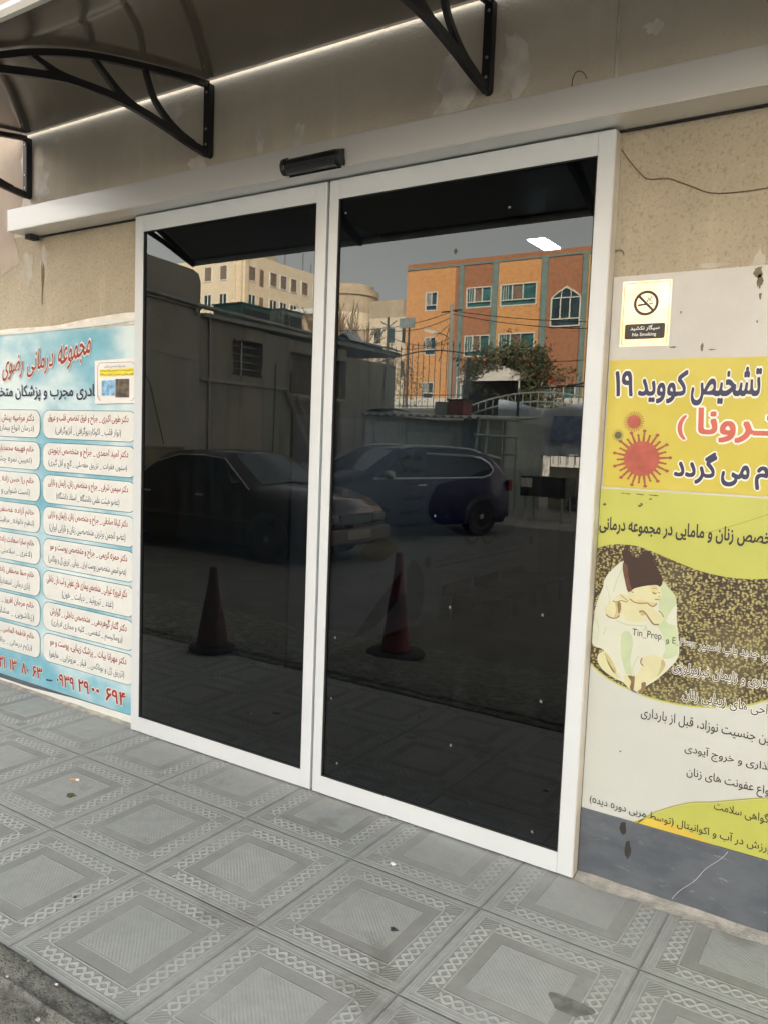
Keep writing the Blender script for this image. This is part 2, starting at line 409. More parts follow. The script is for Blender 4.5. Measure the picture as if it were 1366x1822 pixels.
nt.links.new(tc_.outputs['Object'], mp_.inputs[0]); nt.links.new(mp_.outputs[0], nz.inputs[0]); nt.links.new(nz.outputs[0], rm_.inputs[0]); m2_ = nt.nodes.new('ShaderNodeMixShader'); nt.links.new(rm_.outputs[0], m2_.inputs[0]); nt.links.new(mx.outputs[0], m2_.inputs[1]); nt.links.new(df.outputs[0], m2_.inputs[2])
nt.links.new(m2_.outputs[0], out.inputs[0])
M['glass'] = g
M['glue'] = simple('dried glue spot', (.17,.17,.165), .8, var=.3, scale=300)
M['sticker'] = simple('dark sticker scrap', (.06,.05,.04), .7)
# prints
m = Mat('printed sky blue vinyl'); n = m.noise(1.9, 4, .5, stretch=(1,1,1.6), off=1.3); n2 = m.noise(5, 4, .6, off=4)
M['skyprint'] = m.set(m.mix(n.ramp(.38, .66), m.mix(n2, (.12,.36,.49), (.23,.50,.61)), (.62,.74,.76)), .45, 0, m.noise(2.4, 3, stretch=(1,1,2.4)), .012)
def flatc(name, c, rough=.5, var=.04, scale=9): return simple(name, c, rough, var=var, scale=scale)
M['ink_white'] = flatc('white print', (.72,.73,.71)); M['ink_box'] = flatc('off white print', (.66,.68,.66)); M['ink_teal'] = flatc('teal print', (.07,.20,.25))
M['ink_red'] = flatc('dark red print', (.30,.03,.03), var=.15); M['ink_navy'] = flatc('navy print', (.02,.024,.07)); M['ink_black'] = flatc('black print', (.025,.024,.022))
M['ink_glow'] = flatc('pale outline print', (.74,.74,.68)); M['ink_coral'] = flatc('coral print', (.52,.115,.085), var=.08)
m = Mat('yellow banner vinyl'); x, y, z = m.co(); n = m.noise(3, 4); M['yellow'] = m.set(m.mix(n.ramp(.3,.7), (.48,.405,.045), (.54,.465,.08)), .42, 0, m.noise(3, 3, stretch=(1,1,.5)), .006)
M['lime'] = flatc('yellow green print', (.43,.45,.095), .4, .06, 3); M['limedark'] = flatc('olive line print', (.33,.33,.05)); M['yellow2'] = flatc('ochre print', (.56,.42,.06), .45, .08, 6)
m = Mat('dirty white board'); n = m.noise(2.2, 6, .65); c = m.mix(n.ramp(.3,.7), (.46,.455,.43), (.55,.545,.52)); c = m.mix(m.noise(11, 5, .7, stretch=(1,1,.4), off=2).ramp(.66,.74,0,.5), c, (.33,.31,.27))
M['board'] = m.set(c, .5)
M['posterwhite'] = flatc('greyish white print', (.50,.525,.50), .42, .035, 2)
m = Mat('printed tufted fleece'); v1 = m.voro(62, 'F1', (1.7,1,1)); v2 = m.voro(80, 'F1', (1,1,1.8)); n = m.noise(30, 3, .6, dist=1.5); c = m.mix(v1.min(v2).ramp(.12,.52), (.40,.36,.15), (.028,.018,.008)); c = m.mix(n.ramp(.5,.65,0,.4), c, (.07,.05,.02)); c = m.mix(m.noise(4,2,off=3).ramp(.45,.7,0,.35), c, (.24,.22,.11))
M['fleece'] = m.set(c, .5)
M['wrap'] = flatc('printed pale cloth', (.55,.575,.49), .45, .03, 5); M['wrapshade'] = flatc('printed cloth fold', (.42,.50,.33)); M['skin'] = flatc('printed pale skin', (.56,.55,.34), .45, .05, 12); M['skinshade'] = flatc('printed skin fold', (.25,.15,.07))
M['wrapgreen'] = flatc('printed pale green cloth', (.44,.52,.33), .45, .06, 10); M['skinmid'] = flatc('printed tan skin', (.46,.40,.20), .45, .15, 30); M['skindark'] = flatc('printed brown skin', (.20,.13,.07), .45, .2, 30); M['skintint'] = flatc('printed yellow skin', (.55,.50,.27), .45, .1, 30); M['hatwarm'] = flatc('printed reddish wool', (.11,.05,.03), .5, .2, 60)
m = Mat('printed knitted wool'); n = m.noise(120, 3, .6, stretch=(1,1,3)); M['hat'] = m.set(m.mix(n, (.018,.008,.005), (.045,.018,.012)), .5)
m = Mat('gold mirrored sticker'); n = m.noise(4, 3); M['gold'] = m.set(m.mix(n.ramp(.35,.65), (.80,.66,.40), (.84,.80,.70)), .25, .45)
M['virus'] = flatc('printed brick red', (.36,.075,.05), .45, .16, 22); M['virus2'] = flatc('printed brown red', (.30,.075,.04)); M['virus3'] = flatc('printed dark olive', (.09,.085,.04))
M['paper'] = flatc('white paper', (.74,.74,.73), .6, .04)
M['picblue'] = simple('printed sky picture', (.22,.42,.62), .5, var=.5, scale=30); M['picdark'] = simple('printed dark picture', (.10,.08,.06), .5, var=.6, scale=30); M['hl'] = flatc('printed highlighter yellow', (.78,.66,.05)); M['hl2'] = flatc('printed amber', (.42,.27,.03))
# street
m = Mat('weathered cement render'); n = m.noise(1.1, 6, .65, stretch=(1,1,.5)); c = m.mix(n.ramp(.3,.7), (.27,.255,.20), (.40,.375,.30)); c = m.mix(m.noise(1.5, 5, .6, stretch=(3,3,.18), off=3).ramp(.5,.7,0,.55), c, (.13,.12,.095)); M['render'] = m.set(c, .95, 0, m.noise(20,5,.7), .01, .2)
m = Mat('grey concrete wall'); n = m.noise(.9, 6, .6, stretch=(1,1,.6)); M['concrete'] = m.set(m.mix(n.ramp(.3,.7), (.29,.285,.245), (.39,.38,.33)), .9, 0, m.noise(18,5,.7), .008, .2)
def m_brick(name, c1, c2, mo, sx=4.2, sz=13.5):
    m = Mat(name); x, y, z = m.co()
    cb = m.nt.nodes.new('ShaderNodeCombineXYZ'); m.nt.links.new((x+y).k, cb.inputs[0]); m.nt.links.new(z.k, cb.inputs[1])
    b = m.nt.nodes.new('ShaderNodeTexBrick'); m.nt.links.new(cb.outputs[0], b.inputs[0]); b.inputs['Scale'].default_value = 1.
    b.inputs['Brick Width'].default_value = 1/sx; b.inputs['Row Height'].default_value = 1/sz; b.inputs['Mortar Size'].default_value = .008
    b.inputs['Color1'].default_value = (*c1,1); b.inputs['Color2'].default_value = (*c2,1); b.inputs['Mortar'].default_value = (*mo,1)
    c = m.mix(m.noise(4,4).ramp(.4,.7,0,.4), X(m.nt, b.outputs[0]), sc(c1,.6)); return m.set(c, .9)
M['oldbrick'] = m_brick('crumbling brick', (.11,.075,.055), (.17,.12,.09), (.20,.19,.17))
M['orangebrick'] = m_brick('orange facing brick', (.74,.33,.115), (.82,.40,.135), (.66,.40,.2)); M['brownbrick'] = m_brick('red brown facing brick', (.42,.17,.08), (.50,.21,.10), (.40,.22,.14))
M['cream'] = m_brick('cream stone cladding', (.80,.66,.47), (.85,.71,.51), (.62,.50,.36), 1.1, 2.2)
M['creamwall'] = simple('cream wall paint', (.72,.68,.60), .8, var=.08, scale=1.5); M['palebrick'] = simple('pale brown stone', (.52,.41,.28), .85, var=.1, scale=1.2); M['whitestone'] = simple('white stone', (.72,.72,.70), .8, var=.07, scale=2)
M['teal'] = simple('teal painted render', (.20,.27,.24), .7, var=.12, scale=4); M['winwhite'] = simple('white window frame', (.74,.70,.62), .5, var=.05)
M['pane'] = simple('dark window pane', (.035,.06,.07), .08, var=.3, scale=1.1); M['panegreen'] = simple('green tinted pane', (.05,.16,.16), .1, var=.4, scale=1.0); M['curtain'] = simple('brown roller shutter', (.22,.15,.11), .7, var=.2, scale=3)
M['bluetin'] = simple('blue grey painted tin', (.13,.20,.235), .6, .1, var=.3, scale=2); M['redtin'] = simple('rusty red tin', (.24,.06,.05), .6, var=.25, scale=5)
M['greytin'] = simple('grey painted sheet metal', (.52,.56,.52), .6, .1, var=.2, scale=2.5); M['darktin'] = simple('dark sheet', (.05,.055,.055), .6, var=.3)
M['cooler'] = simple('teal cooler casing', (.13,.28,.27), .6, .1, var=.2, scale=3); M['coolerpale'] = simple('pale cooler casing', (.46,.54,.49), .6, .1, var=.15, scale=3)
M['wood'] = simple('weathered timber', (.26,.22,.16), .85, var=.3, scale=4, stretch=(1,1,.3)); M['pipe'] = simple('galvanised pipe', (.30,.31,.30), .45, .5, var=.2)
M['iron'] = simple('dark painted iron', (.05,.055,.055), .5, .3, var=.2); M['irongrey'] = simple('grey painted iron', (.32,.36,.34), .5, .2, var=.15)
m = Mat('pale blue tarpaulin'); n = m.noise(1.2, 4, .6); c = m.mix(n.ramp(.3,.7), (.45,.52,.60), (.60,.66,.72)); M['tarp'] = m.set(c, .6, 0, m.noise(2.5, 3, stretch=(1,1,.4)), .08); M['bluetarp'] = simple('blue tarpaulin', (.20,.25,.40), .6, var=.3)
M['tent'] = simple('cream tent fabric', (.80,.74,.66), .7, var=.05); M['tentred'] = simple('red awning fabric', (.50,.09,.06), .7, var=.15)
M['bark'] = simple('grey brown bark', (.11,.085,.06), .9, var=.3, scale=6)
def leafmat(name, a, b):
    m = Mat(name); n = m.noise(1.3, 3); return m.set(m.mix(n.ramp(.3,.7), a, b), .7)
M['leaf'] = leafmat('dusty dark green leaves', (.055,.065,.028), (.14,.135,.06)); M['leafy'] = leafmat('yellowing leaves', (.16,.13,.05), (.24,.17,.07)); M['twig'] = leafmat('dry twigs', (.20,.14,.085), (.28,.20,.12))
M['wire'] = simple('black cable', (.018,.017,.016), .7); M['brownwire'] = simple('brown wire', (.13,.075,.045), .6)
M['cone'] = simple('red traffic cone plastic', (.17,.020,.016), .5, var=.15); M['cone_dark'] = simple('faded maroon cone plastic', (.085,.020,.020), .6, var=.2)
m = Mat('dark metallic car paint'); M['paint1'] = m.set((.030,.012,.012), .22, .25); m.b.inputs['Coat Weight'].default_value = .6
m = Mat('deep blue metallic car paint'); M['paint2'] = m.set((.008,.012,.050), .28, .2); m.b.inputs['Coat Weight'].default_value = .25
M['carglass'] = simple('car window', (.012,.016,.018), .04, var=.1); M['screen'] = simple('windscreen glass', (.05,.065,.075), .05, var=.2); M['chrome'] = simple('polished trim', (.9,.9,.92), .28, 1, var=.02); M['silver'] = simple('silver trim', (.50,.52,.54), .3, .6, var=.05)
M['tyre'] = simple('tyre rubber', (.018,.018,.018), .85); M['alloy'] = simple('alloy wheel', (.30,.31,.32), .35, .6); M['lampglass'] = simple('headlight lens', (.16,.17,.18), .12); M['redlens'] = simple('red lens', (.25,.01,.01), .2); M['plate'] = simple('yellowed number plate', (.30,.28,.18), .5, var=.08)
M['trimred'] = simple('red brown bumper strip', (.085,.035,.03), .5, var=.2)
# interior
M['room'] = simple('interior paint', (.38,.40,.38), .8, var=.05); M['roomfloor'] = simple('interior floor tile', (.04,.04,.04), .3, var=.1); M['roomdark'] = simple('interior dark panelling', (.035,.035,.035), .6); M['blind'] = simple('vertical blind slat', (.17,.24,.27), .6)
e = bpy.data.materials.new('lit ceiling panel'); e.use_nodes = True; eb = e.node_tree.nodes['Principled BSDF']; eb.inputs['Emission Color'].default_value = (.95,.97,1,1); eb.inputs['Emission Strength'].default_value = 52.0; M['led'] = e

M['damp'] = simple('damp concrete', (.17,.175,.165), .6, var=.35, scale=22)

M['patchlow'] = simple('bare grey plaster', (.44,.41,.35), .9, var=.12, scale=12, bump=1); M['printblue'] = flatc('printed royal blue', (.018,.028,.17)); M['printblue2'] = flatc('printed mid blue', (.06,.09,.28))

# ================================================================ ground
WY = .055                                     # face of the clinic wall
MB().box(-5, 6.5, -1.315, .30, -.14, 0).build('pavement', M['pave'], kind='structure')
cb = MB()                                      # worn cement kerb strip with an uneven inner edge
e1 = [(-5+.04*i, -1.315) for i in range(289)]
top = []; 
for i in range(289):
    x = -5+.04*i; top.append((x, -1.320+.014*noise.noise((x*3.3, 0, 0)), .004+.007*noise.noise((x*9, 3, 1))))
rows = [[(p[0], p[1]+.004, p[2]-.03) for p in top], top]
for yy, hh in ((-1.328,.001),(-1.34,.007),(-1.36,.009),(-1.38,.004),(-1.394,.002),(-1.400,.014),(-1.408,.014),(-1.412,-.004),(-1.43,.004),(-1.47,.009),(-1.52,.012),(-1.62,.004),(-1.75,.006),(-1.95,-.02),(-2.2,-.06),(-2.5,-.105),(-2.8,-.13),(-2.9,-.15)):
    rows.append([(p[0], yy+.006*noise.noise((p[0]*4, yy*9, 2)), hh+.009*noise.noise((p[0]*6, yy*14, 7))+.006*noise.noise((p[0]*19, yy*31, 7))) for p in top])
n = len(top); vs = [p for r in rows for p in r]
cb.add(vs, [(j*n+i, (j+1)*n+i, (j+1)*n+i+1, j*n+i+1) for j in range(len(rows)-1) for i in range(n-1)])
cb.build('kerb', M['cement'], smooth=True, kind='structure')
MB().box(-40, 40, -12.5, -2.3, -.5, -.13).build('road', M['asphalt'], kind='structure')
MB().add([(-900,-900,-.136),(900,-900,-.136),(900,200,-.136),(-900,200,-.136)], [(0,1,2,3)]).build('ground', M['yard'], kind='structure')

# ================================================================ the clinic
bld = thing('clinic_building', 'tan rendered clinic facade with slate skirting around the glass doors', 'building', (1.1, .2, 0))
def wallbox(x0, x1, z0, z1, mat='stucco', name='wall', y0=WY, y1=.30): return MB().box(x0, x1, y0, y1, z0, z1).build(name, M[mat], bld)
wallbox(-16, .03, 0, 2.50, 'stucco_low')
wallbox(2.232, 18, 0, 2.50, 'stucco_low')
wallbox(-16, 2.221, 2.50, 15.7, 'stucco', 'wall'); wallbox(2.233, 18, 2.50, 15.7, 'stucco', 'wall')
MB().box(2.221, 2.233, WY+.008, .3, 2.50, 15.7).build('joint', M['patch'], bld)
MB().box(-16, 18, .30, 10, 15.5, 15.7).build('roof', M['concrete'], bld)
for x in (-16, 17.8): MB().box(x, x+.2, .30, 10, 0, 15.5).build('side_wall', M['stucco'], bld)
MB().box(-16, 18, 10, 10.2, 0, 15.7).build('back_wall', M['stucco'], bld)
sk = MB().box(2.262, 7, WY-.012, WY+.01, -.01, .243); sk.build('skirting', M['slate'], bld, bevel=.002)
MB().box(-7, -.012, WY-.006, WY+.01, -.01, .05).build('skirting', M['slate'], bld)
# crack, scuffs on the slate
cr = MB(); pts = [(2.732+(2.576-2.732)*t+.0035*math.sin(t*13), .236+(.027-.236)*t) for t in [i/14 for i in range(15)]]
cr.flat([(x-.0006, z) for i, (x, z) in enumerate(pts)]+[(x+.0009, z) for x, z in pts[::-1]], WY-.0128); cr.build('scratch', M['board'], bld)
sm = MB()
for cx, cz, rx, rz, s_ in ((2.408,.215,.011,.022,1),(2.427,.145,.011,.032,2)): sm.flat(rough_outline(cx, cz, rx, rz, 22, .25, s_), WY-.0129)
sm.build('tar_smear', M['ink_black'], bld)
# mortar fillet where the pavement meets the wall
def fillet(x0, x1, y, w, h, seed):
    n = int((x1-x0)/.03); r = [[], [], []]
    for i in range(n+1):
        x = x0+(x1-x0)*i/n; a = noise.noise((x*7, seed, 0)); b = noise.noise((x*16, seed, 5))
        r[0].append((x, y, h*(1+.8*a))); r[1].append((x, y-w*.45, h*.45*(1+.5*b))); r[2].append((x, y-w*(1+.7*b+.4*a), .0015))
    q = MB(); v = r[0]+r[1]+r[2]; m_ = n+1
    q.add(v, [(j*m_+i, (j+1)*m_+i, (j+1)*m_+i+1, j*m_+i+1) for j in range(2) for i in range(n)]); return q
fillet(2.262, 7, WY-.011, .045, .02, 3).build('mortar_line', M['mortar'], bld)
fillet(-6, -.01, WY-.006, .03, .014, 9).build('mortar_line', M['mortar'], bld)
# bare patches in the render
def patch(pts, mat='patch', y=WY-.0012, k=4): return MB().flat(crom(pts, k), y).build('plaster_patch', M[mat], bld)
def rpatch(cx, cz, rx, rz, s_, mat='patch', y=WY-.0012): return MB().flat(rough_outline(cx, cz, rx, rz, 40, .45, s_), y).build('plaster_patch', M[mat], bld)
patch([(-1.02,3.02),(-.83,2.985),(-.66,2.965),(-.70,2.93),(-.79,2.915),(-.78,2.87),(-.80,2.82),(-.74,2.80),(-.765,2.75),(-.74,2.70),(-.80,2.675),(-.85,2.63),(-.99,2.60)])
patch([(-3,4.6),(-.985,4.6),(-.965,3.1),(-.99,2.9),(-.96,2.75),(-1.0,2.62),(-1.06,2.5),(-1.02,2.42),(-1.2,2.3),(-3,2.1)], 'patchpink', WY-.0018, 2)
rpatch(.36, 2.665, .075, .06, 4); rpatch(.18, 2.92, .07, .05, 5); rpatch(1.64, 2.74, .075, .11, 8); rpatch(1.87, 2.76, .06, .10, 12); rpatch(1.79, 2.60, .12, .03, 3); rpatch(.93, 2.70, .03, .05, 13); rpatch(2.34, 2.78, .03, .02, 14); rpatch(.72,2.72,.02,.05,15)
rpatch(-.93, 2.33, .05, .08, 21, 'patchlow'); rpatch(-.78, 2.36, .03, .05, 24, 'patchlow'); rpatch(-.80, 2.26, .012, .10, 22, 'oldpaint', WY-.0016); rpatch(-.74, 2.585, .06, .012, 31, 'oldpaint', WY-.0016)
rpatch(2.69, 2.03, .02, .03, 23, 'patchlow'); rpatch(2.56, 2.035, .04, .008, 28, 'patchlow')
# rough top edge of plaster above the left banner
patch([(-2.4,1.97),(-2.4,2.01),(-1.5,2.0),(-1.1,2.015),(-.7,2.012),(-.4,2.035),(-.03,2.045),(-.03,1.99)], 'patch', WY-.002, 3)

# ---------------------------------------------------------------- interior
room = thing('waiting_room', 'dim clinic corridor seen faintly through the tinted doors', 'room', (1.1, 3, 0))
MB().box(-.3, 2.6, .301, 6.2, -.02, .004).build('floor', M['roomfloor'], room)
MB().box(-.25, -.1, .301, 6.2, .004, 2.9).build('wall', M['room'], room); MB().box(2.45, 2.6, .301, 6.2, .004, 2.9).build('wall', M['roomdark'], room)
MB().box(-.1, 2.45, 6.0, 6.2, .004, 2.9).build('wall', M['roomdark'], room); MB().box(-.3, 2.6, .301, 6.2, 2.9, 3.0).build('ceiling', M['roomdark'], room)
lamp = thing('ceiling_light', 'small bright white ceiling lamp panel lit inside the clinic', 'lamp', (1.01, 2.46, 2.8))
MB().box(.955, 1.065, 2.33, 2.62, 2.795, 2.80).build('diffuser', M['led'], lamp); MB().box(.945, 1.075, 2.32, 2.63, 2.801, 2.86).build('frame', M['winwhite'], lamp)
bd = thing('vertical_blind', 'row of blue grey vertical slats inside behind the right door leaf', 'blind', (2.3, .9, 0))
for i in range(9):
    MB().box(2.12+.036*i, 2.146+.036*i, .42+.03*i, .424+.03*i, .05, 2.5).build('slat', M['blind'], bd)
MB().box(2.1, 2.44, .40, .70, 2.5, 2.53).build('rail', M['winwhite'], bd)
ns = thing('wall_notice', 'large pale wall notice inside the clinic with black writing and a blue wheelchair picture', 'notice', (-.09, 3.2, .1))
MB().box(-.099, -.09, 1.3, 5.4, .02, 1.62).build('board', M['paper'], ns)
def side(pts, x, mat, name, k=4):                 # flat print on the wall that faces +x, outline in (y, z)
    pts = crom(pts, k) if k else pts
    t_ = tessellate_polygon([[Vector((p[0], p[1], 0)) for p in pts]])
    return MB().add([(x, p[0], p[1]) for p in pts], [tuple(q) for q in t_]).build(name, M[mat], ns)
side([(3.01,.96),(3.106,1.098),(3.211,1.149),(3.597,1.178),(4.018,1.251),(4.441,1.268),(4.805,1.244),(5.048,1.064),(4.993,.844),(4.818,.721),(4.515,.645),(4.176,.639),(3.816,.657),(3.561,.706),(3.28,.791),(3.091,.849)], -.0888, 'printblue', 'picture')
side([(4.32,1.04),(4.55,1.10),(4.776,1.05),(4.86,.87),(4.70,.64),(4.41,.66)], -.0880, 'printblue2', 'figure_print'); side([(4.43,1.175),(4.56,1.236),(4.70,1.17),(4.57,1.10)], -.0876, 'ink_black', 'hair_print')
def wheel_print(cy, cz, ry, rz):
    q = MB(); n = 30
    for i in range(n):
        a, b = 2*math.pi*i/n, 2*math.pi*(i+1)/n
        q.add([(-.0872, cy+ry*k*math.cos(t), cz+rz*k*math.sin(t)) for k, t in ((1,a),(1,b),(.86,b),(.86,a))], [(0,1,2,3)])
    for i in range(6): a = math.pi*i/6; q.add([(-.0870, cy+ry*.86*s_*math.cos(a+e_), cz+rz*.86*s_*math.sin(a+e_)) for s_, e_ in ((1,-.03),(1,.03),(-1,-.03),(-1,.03))], [(0,1,2,3)])
    q.build('wheelchair_print', M['ink_black'], ns)
wheel_print(3.825, .80, .195, .22); wheel_print(4.165, .75, .20, .19)
side([(2.07,.69),(2.20,.745),(2.306,.76),(2.45,.735),(2.569,.664),(2.45,.61),(2.317,.588),(2.15,.625)], -.0884, 'hl2', 'yellow_shape')
side([(2.82,.553),(2.966,.431),(3.004,.265),(2.959,.092),(2.80,.03),(2.745,.231),(2.726,.476)], -.0886, 'bluetin', 'sail_shape'); side([(2.013,.064),(2.336,.292),(2.645,.486),(2.598,.253),(2.305,.099)], -.0884, 'printblue', 'triangle_shape', 0)
for cy, cz in ((3.045,.512),(5.18,.51)): side([(cy+.05*math.cos(t), cz+.05*math.sin(t)) for t in [2*math.pi*i/16 for i in range(16)]], -.0882, 'ink_black', 'dot', 0)
side([(3.198,.447),(5.045,.440),(5.045,.452),(3.198,.462)], -.0882, 'ink_black', 'underline', 0)
q = MB()
rows_ = [('نوار قلب',2.519,2.873,1.335,1.385),('سونوگرافی',2.556,2.899,1.24,1.29),('آزمایشگاه',2.60,2.91,1.14,1.19),('فیزیوتراپی',2.635,2.916,1.025,1.07),('تزریقات و پانسمان',2.58,2.915,.915,.96),('دندانپزشکی و بینایی',2.509,2.923,.815,.86),('شنوایی سنجی',2.563,2.932,.705,.75),('مشاوره',1.716,1.955,1.05,1.10),('مامایی',2.15,2.44,.945,.99),('داخلی',2.112,2.399,.88,.925),('اطفال و زنان',1.726,1.98,.85,.895),('پوست و مو',1.737,1.953,.635,.68),('درمانگاه شبانه روزی با پزشکان مجرب',3.19,5.0,.475,.56),('پذیرش بیماران بیمه شده',3.68,4.85,.34,.39)]
for s_, a_, b_, z0_, z1_ in rows_:
    t = MB(); txt(t, s_, a_, b_, z0_, z1_, 0, .012); q.add([(-.0878-p[1], p[0], p[2]) for p in t.v], t.f)
q.build('lettering', M['ink_black'], ns)
# a row of waiting chairs against that wall
for i in range(3):
    t = thing('waiting_chair', ('nearest', 'middle', 'farthest')[i]+' of three dark waiting chairs against the wall inside', 'chair', (.12, 3.45+.6*i, .004), group='waiting chairs inside the clinic')
    y = 3.25+.58*i
    MB().box(-.02, .42, y, y+.48, .20, .235).build('seat', M['roomdark'], t, bevel=.015); MB().box(-.06, -.025, y, y+.48, .20, .30).build('backrest', M['roomdark'], t, bevel=.012)
    for yy in (y+.04, y+.42): MB().tube([(.02, yy, .2), (.02, yy, .005)], .012, 6).build('leg', M['iron'], t); MB().tube([(.38, yy, .2), (.38, yy, .005)], .012, 6).build('leg', M['iron'], t)

# ---------------------------------------------------------------- posters
left = thing('clinic_banner', 'pale blue clinic banner listing doctors in rounded boxes, left of the door', 'banner', (-1.1, WY-.004, .03))
PY = WY-.0045
q = MB(); cols, rws = 60, 40
for j in range(rws+1):
    for i in range(cols+1):
        x = -2.35+2.315*i/cols; z = .028+(1.985-.028)*j/rws
        ed = .02*max(0, 1-(1.985-z)/.12)*abs(noise.noise((x*6, 1, 2)))
        q.v.append((x, PY-.0015*noise.noise((x*2, z*4, 0))-ed*.4, z+(.012*noise.noise((x*5, 7, 0)) if j == rws else 0)))
q.f = [(j*(cols+1)+i, j*(cols+1)+i+1, (j+1)*(cols+1)+i+1, (j+1)*(cols+1)+i) for j in range(rws) for i in range(cols)]
q.build('sheet', M['skyprint'], left, smooth=True)
L1 = PY-.003; L2 = L1-.0008; L3 = L2-.0008; L4 = L3-.0008
MB().flat([(-2.35,.026),(-.9,.026),(-.5,.045),(-.035,.05),(-.035,.012),(-2.35,-.0)], L1).build('white_hem', M['ink_box'], left)
MB().flat([(-2.35,1.985),(-1.4,1.99),(-.6,1.998),(-.035,2.02),(-.035,2.005),(-.3,1.992),(-.9,1.982),(-2.35,1.972)], L1-.004).build('torn_edge', M['ink_box'], left)
tops = [1.569,1.3965,1.2245,1.053,.880,.705,.533,.360]; bots = [1.422,1.2475,1.0755,.903,.728,.552,.381,.205]
ring = MB(); box_ = MB()
cl = [(-2.28,-1.57),(-1.535,-.812),(-.783,-.036)]
for zt, zb in zip(tops, bots):
    for xa, xb in cl:
        ring.flat(rrect(xa-.003, xb+.003, zb-.003, zt+.003, .052), L1); box_.flat(rrect(xa, xb, zb, zt, .05), L2)
ring.build('box_outline', M['ink_teal'], left); box_.build('box', M['ink_box'], left)
red = MB(); nav = MB(); glo = MB()
R1 = [('دکتر طوبی اکبری _ جراح و فوق تخصص قلب و عروق','(نوار قلب _ اکوکاردیوگرافی _ آنژیوگرافی)',.0,.06),
 ('دکتر امید احمدی _ جراح و متخصص ارتوپدی','(ستون فقرات _ تزریق مفصلی _ گچ و آتل گیری)',.0,0),
 ('دکتر سیمین شرفی _ جراح و متخصص زنان، زایمان و نازایی','(عضو هیئت علمی دانشگاه _ استاد دانشگاه)',.0,.07),
 ('دکتر کیانا صادقی _ جراح و متخصص زنان، زایمان و نازایی','(عضو انجمن برترین متخصصین زنان و نازایی ایران)',.0,.01),
 ('دکتر حمزه کریمی _ جراح و متخصص پوست و مو','(عضو انجمن متخصصین پوست ایران _ زیبایی _ تزریق ژل و بوتاکس)',.02,0),
 ('دکتر فیروزه غیرانی _ متخصص بیماری های عفونی و تب دار _ داخلی','(غدد _ تیروئید _ دیابت _ خون)',-.01,.12),
 ('دکتر گلنار گوهردهی _ متخصص داخلی _ گوارش','(روماتیسم _ تنفسی _ کلیه و مجاری ادراری)',.02,.03),
 ('دکتر مهرانا بیات _ پزشک زیبایی، پوست و مو','(تزریق ژل و بوتاکس _ فیلر _ مزوتراپی _ هایفو)',.02,.01)]
R2 = [('دکتر مرضیه بینش _ دکترای مامایی','(درمان انواع بیماری ها _ زیبایی)'),('خانم فهیمه محمدیان _ اپتومتریست','(تعیین نمره چشم _ عینک)'),
 ('خانم رزا حسن زاده _ شنوایی شناس','(تست شنوایی و تجویز سمعک)'),('خانم آزاده غضنفری _ کارشناس','(تنظیم خانواده _ مراقبت های دوره ای)'),
 ('خانم سارا سعادت زاده _ کارشناس ارشد','(لاغری _ سلامتی _ رژیم تغذیه)'),('خانم صفا مصطفی زاده _ کارشناس ارشد','(بازی درمانی _ استعدادیابی _ تست هوش)'),
 ('خانم مرجان افروز _ مشاوره خانواده','(زناشویی _ مشاوره نوجوان)'),('خانم فاطمه الماسی _ کارشناس تغذیه','(رژیم درمانی _ چاقی _ لاغری)')]
for i, (zt, zb) in enumerate(zip(tops, bots)):
    a, b, c, d = R1[i]
    txt(red, a, -.738+c, -.092, zt-.070, zt-.018, L3, .012); txt(nav, b, -.735+d, -.10-d*.8, zb+.018, zb+.066, L3, .004)
    a, b = R2[i]
    txt(red, a, -1.45, -.865, zt-.070, zt-.020, L3, .012); txt(nav, b, -1.42+.03*(i%2), -.865-.02*(i%3), zb+.020, zb+.066, L3, .004)
# title and second line
txt(red, 'مجموعه', -.655, -.385, 1.79, 1.93, L3, .012, glow=(glo, .045), slant=.12, tilt=.22)
txt(red, 'درمانی', -.925, -.69, 1.755, 1.90, L3, .012, glow=(glo, .045), slant=.12, tilt=.1)
txt(red, 'رضوی', -1.155, -.965, 1.735, 1.865, L3, .012, glow=(glo, .045), slant=.12, tilt=.1)
txt(nav, 'با کادری مجرب و پزشکان متخصص', -1.36, -.255, 1.618, 1.706, L3, .018)
txt(red, '۶۹۴', -.25, -.094, .088, .158, L3, .03, glow=(glo, .045)); txt(red, '۰۰', -.365, -.30, .115, .135, L3, .035, glow=(glo, .045)); txt(red, '۲۹', -.475, -.385, .090, .158, L3, .03, glow=(glo, .045)); txt(red, '۰۹۳۹', -.66, -.51, .088, .156, L3, .03, glow=(glo, .045))
nav.flat([(-.755,.094),(-.70,.099),(-.70,.107),(-.755,.102)], L3)
txt(red, '۶۳', -.88, -.79, .090, .156, L3, .03, glow=(glo, .04)); txt(red, '۸۰', -.985, -.92, .090, .156, L3, .03, glow=(glo, .04)); txt(red, '۱۳', -1.10, -1.03, .090, .156, L3, .03, glow=(glo, .04)); txt(red, '۰۲۱ ۴۴', -1.34, -1.14, .088, .156, L3, .03, glow=(glo, .04))
red.build('lettering', M['ink_red'], left); nav.build('lettering', M['ink_navy'], left); glo.build('lettering_outline', M['ink_glow'], left)
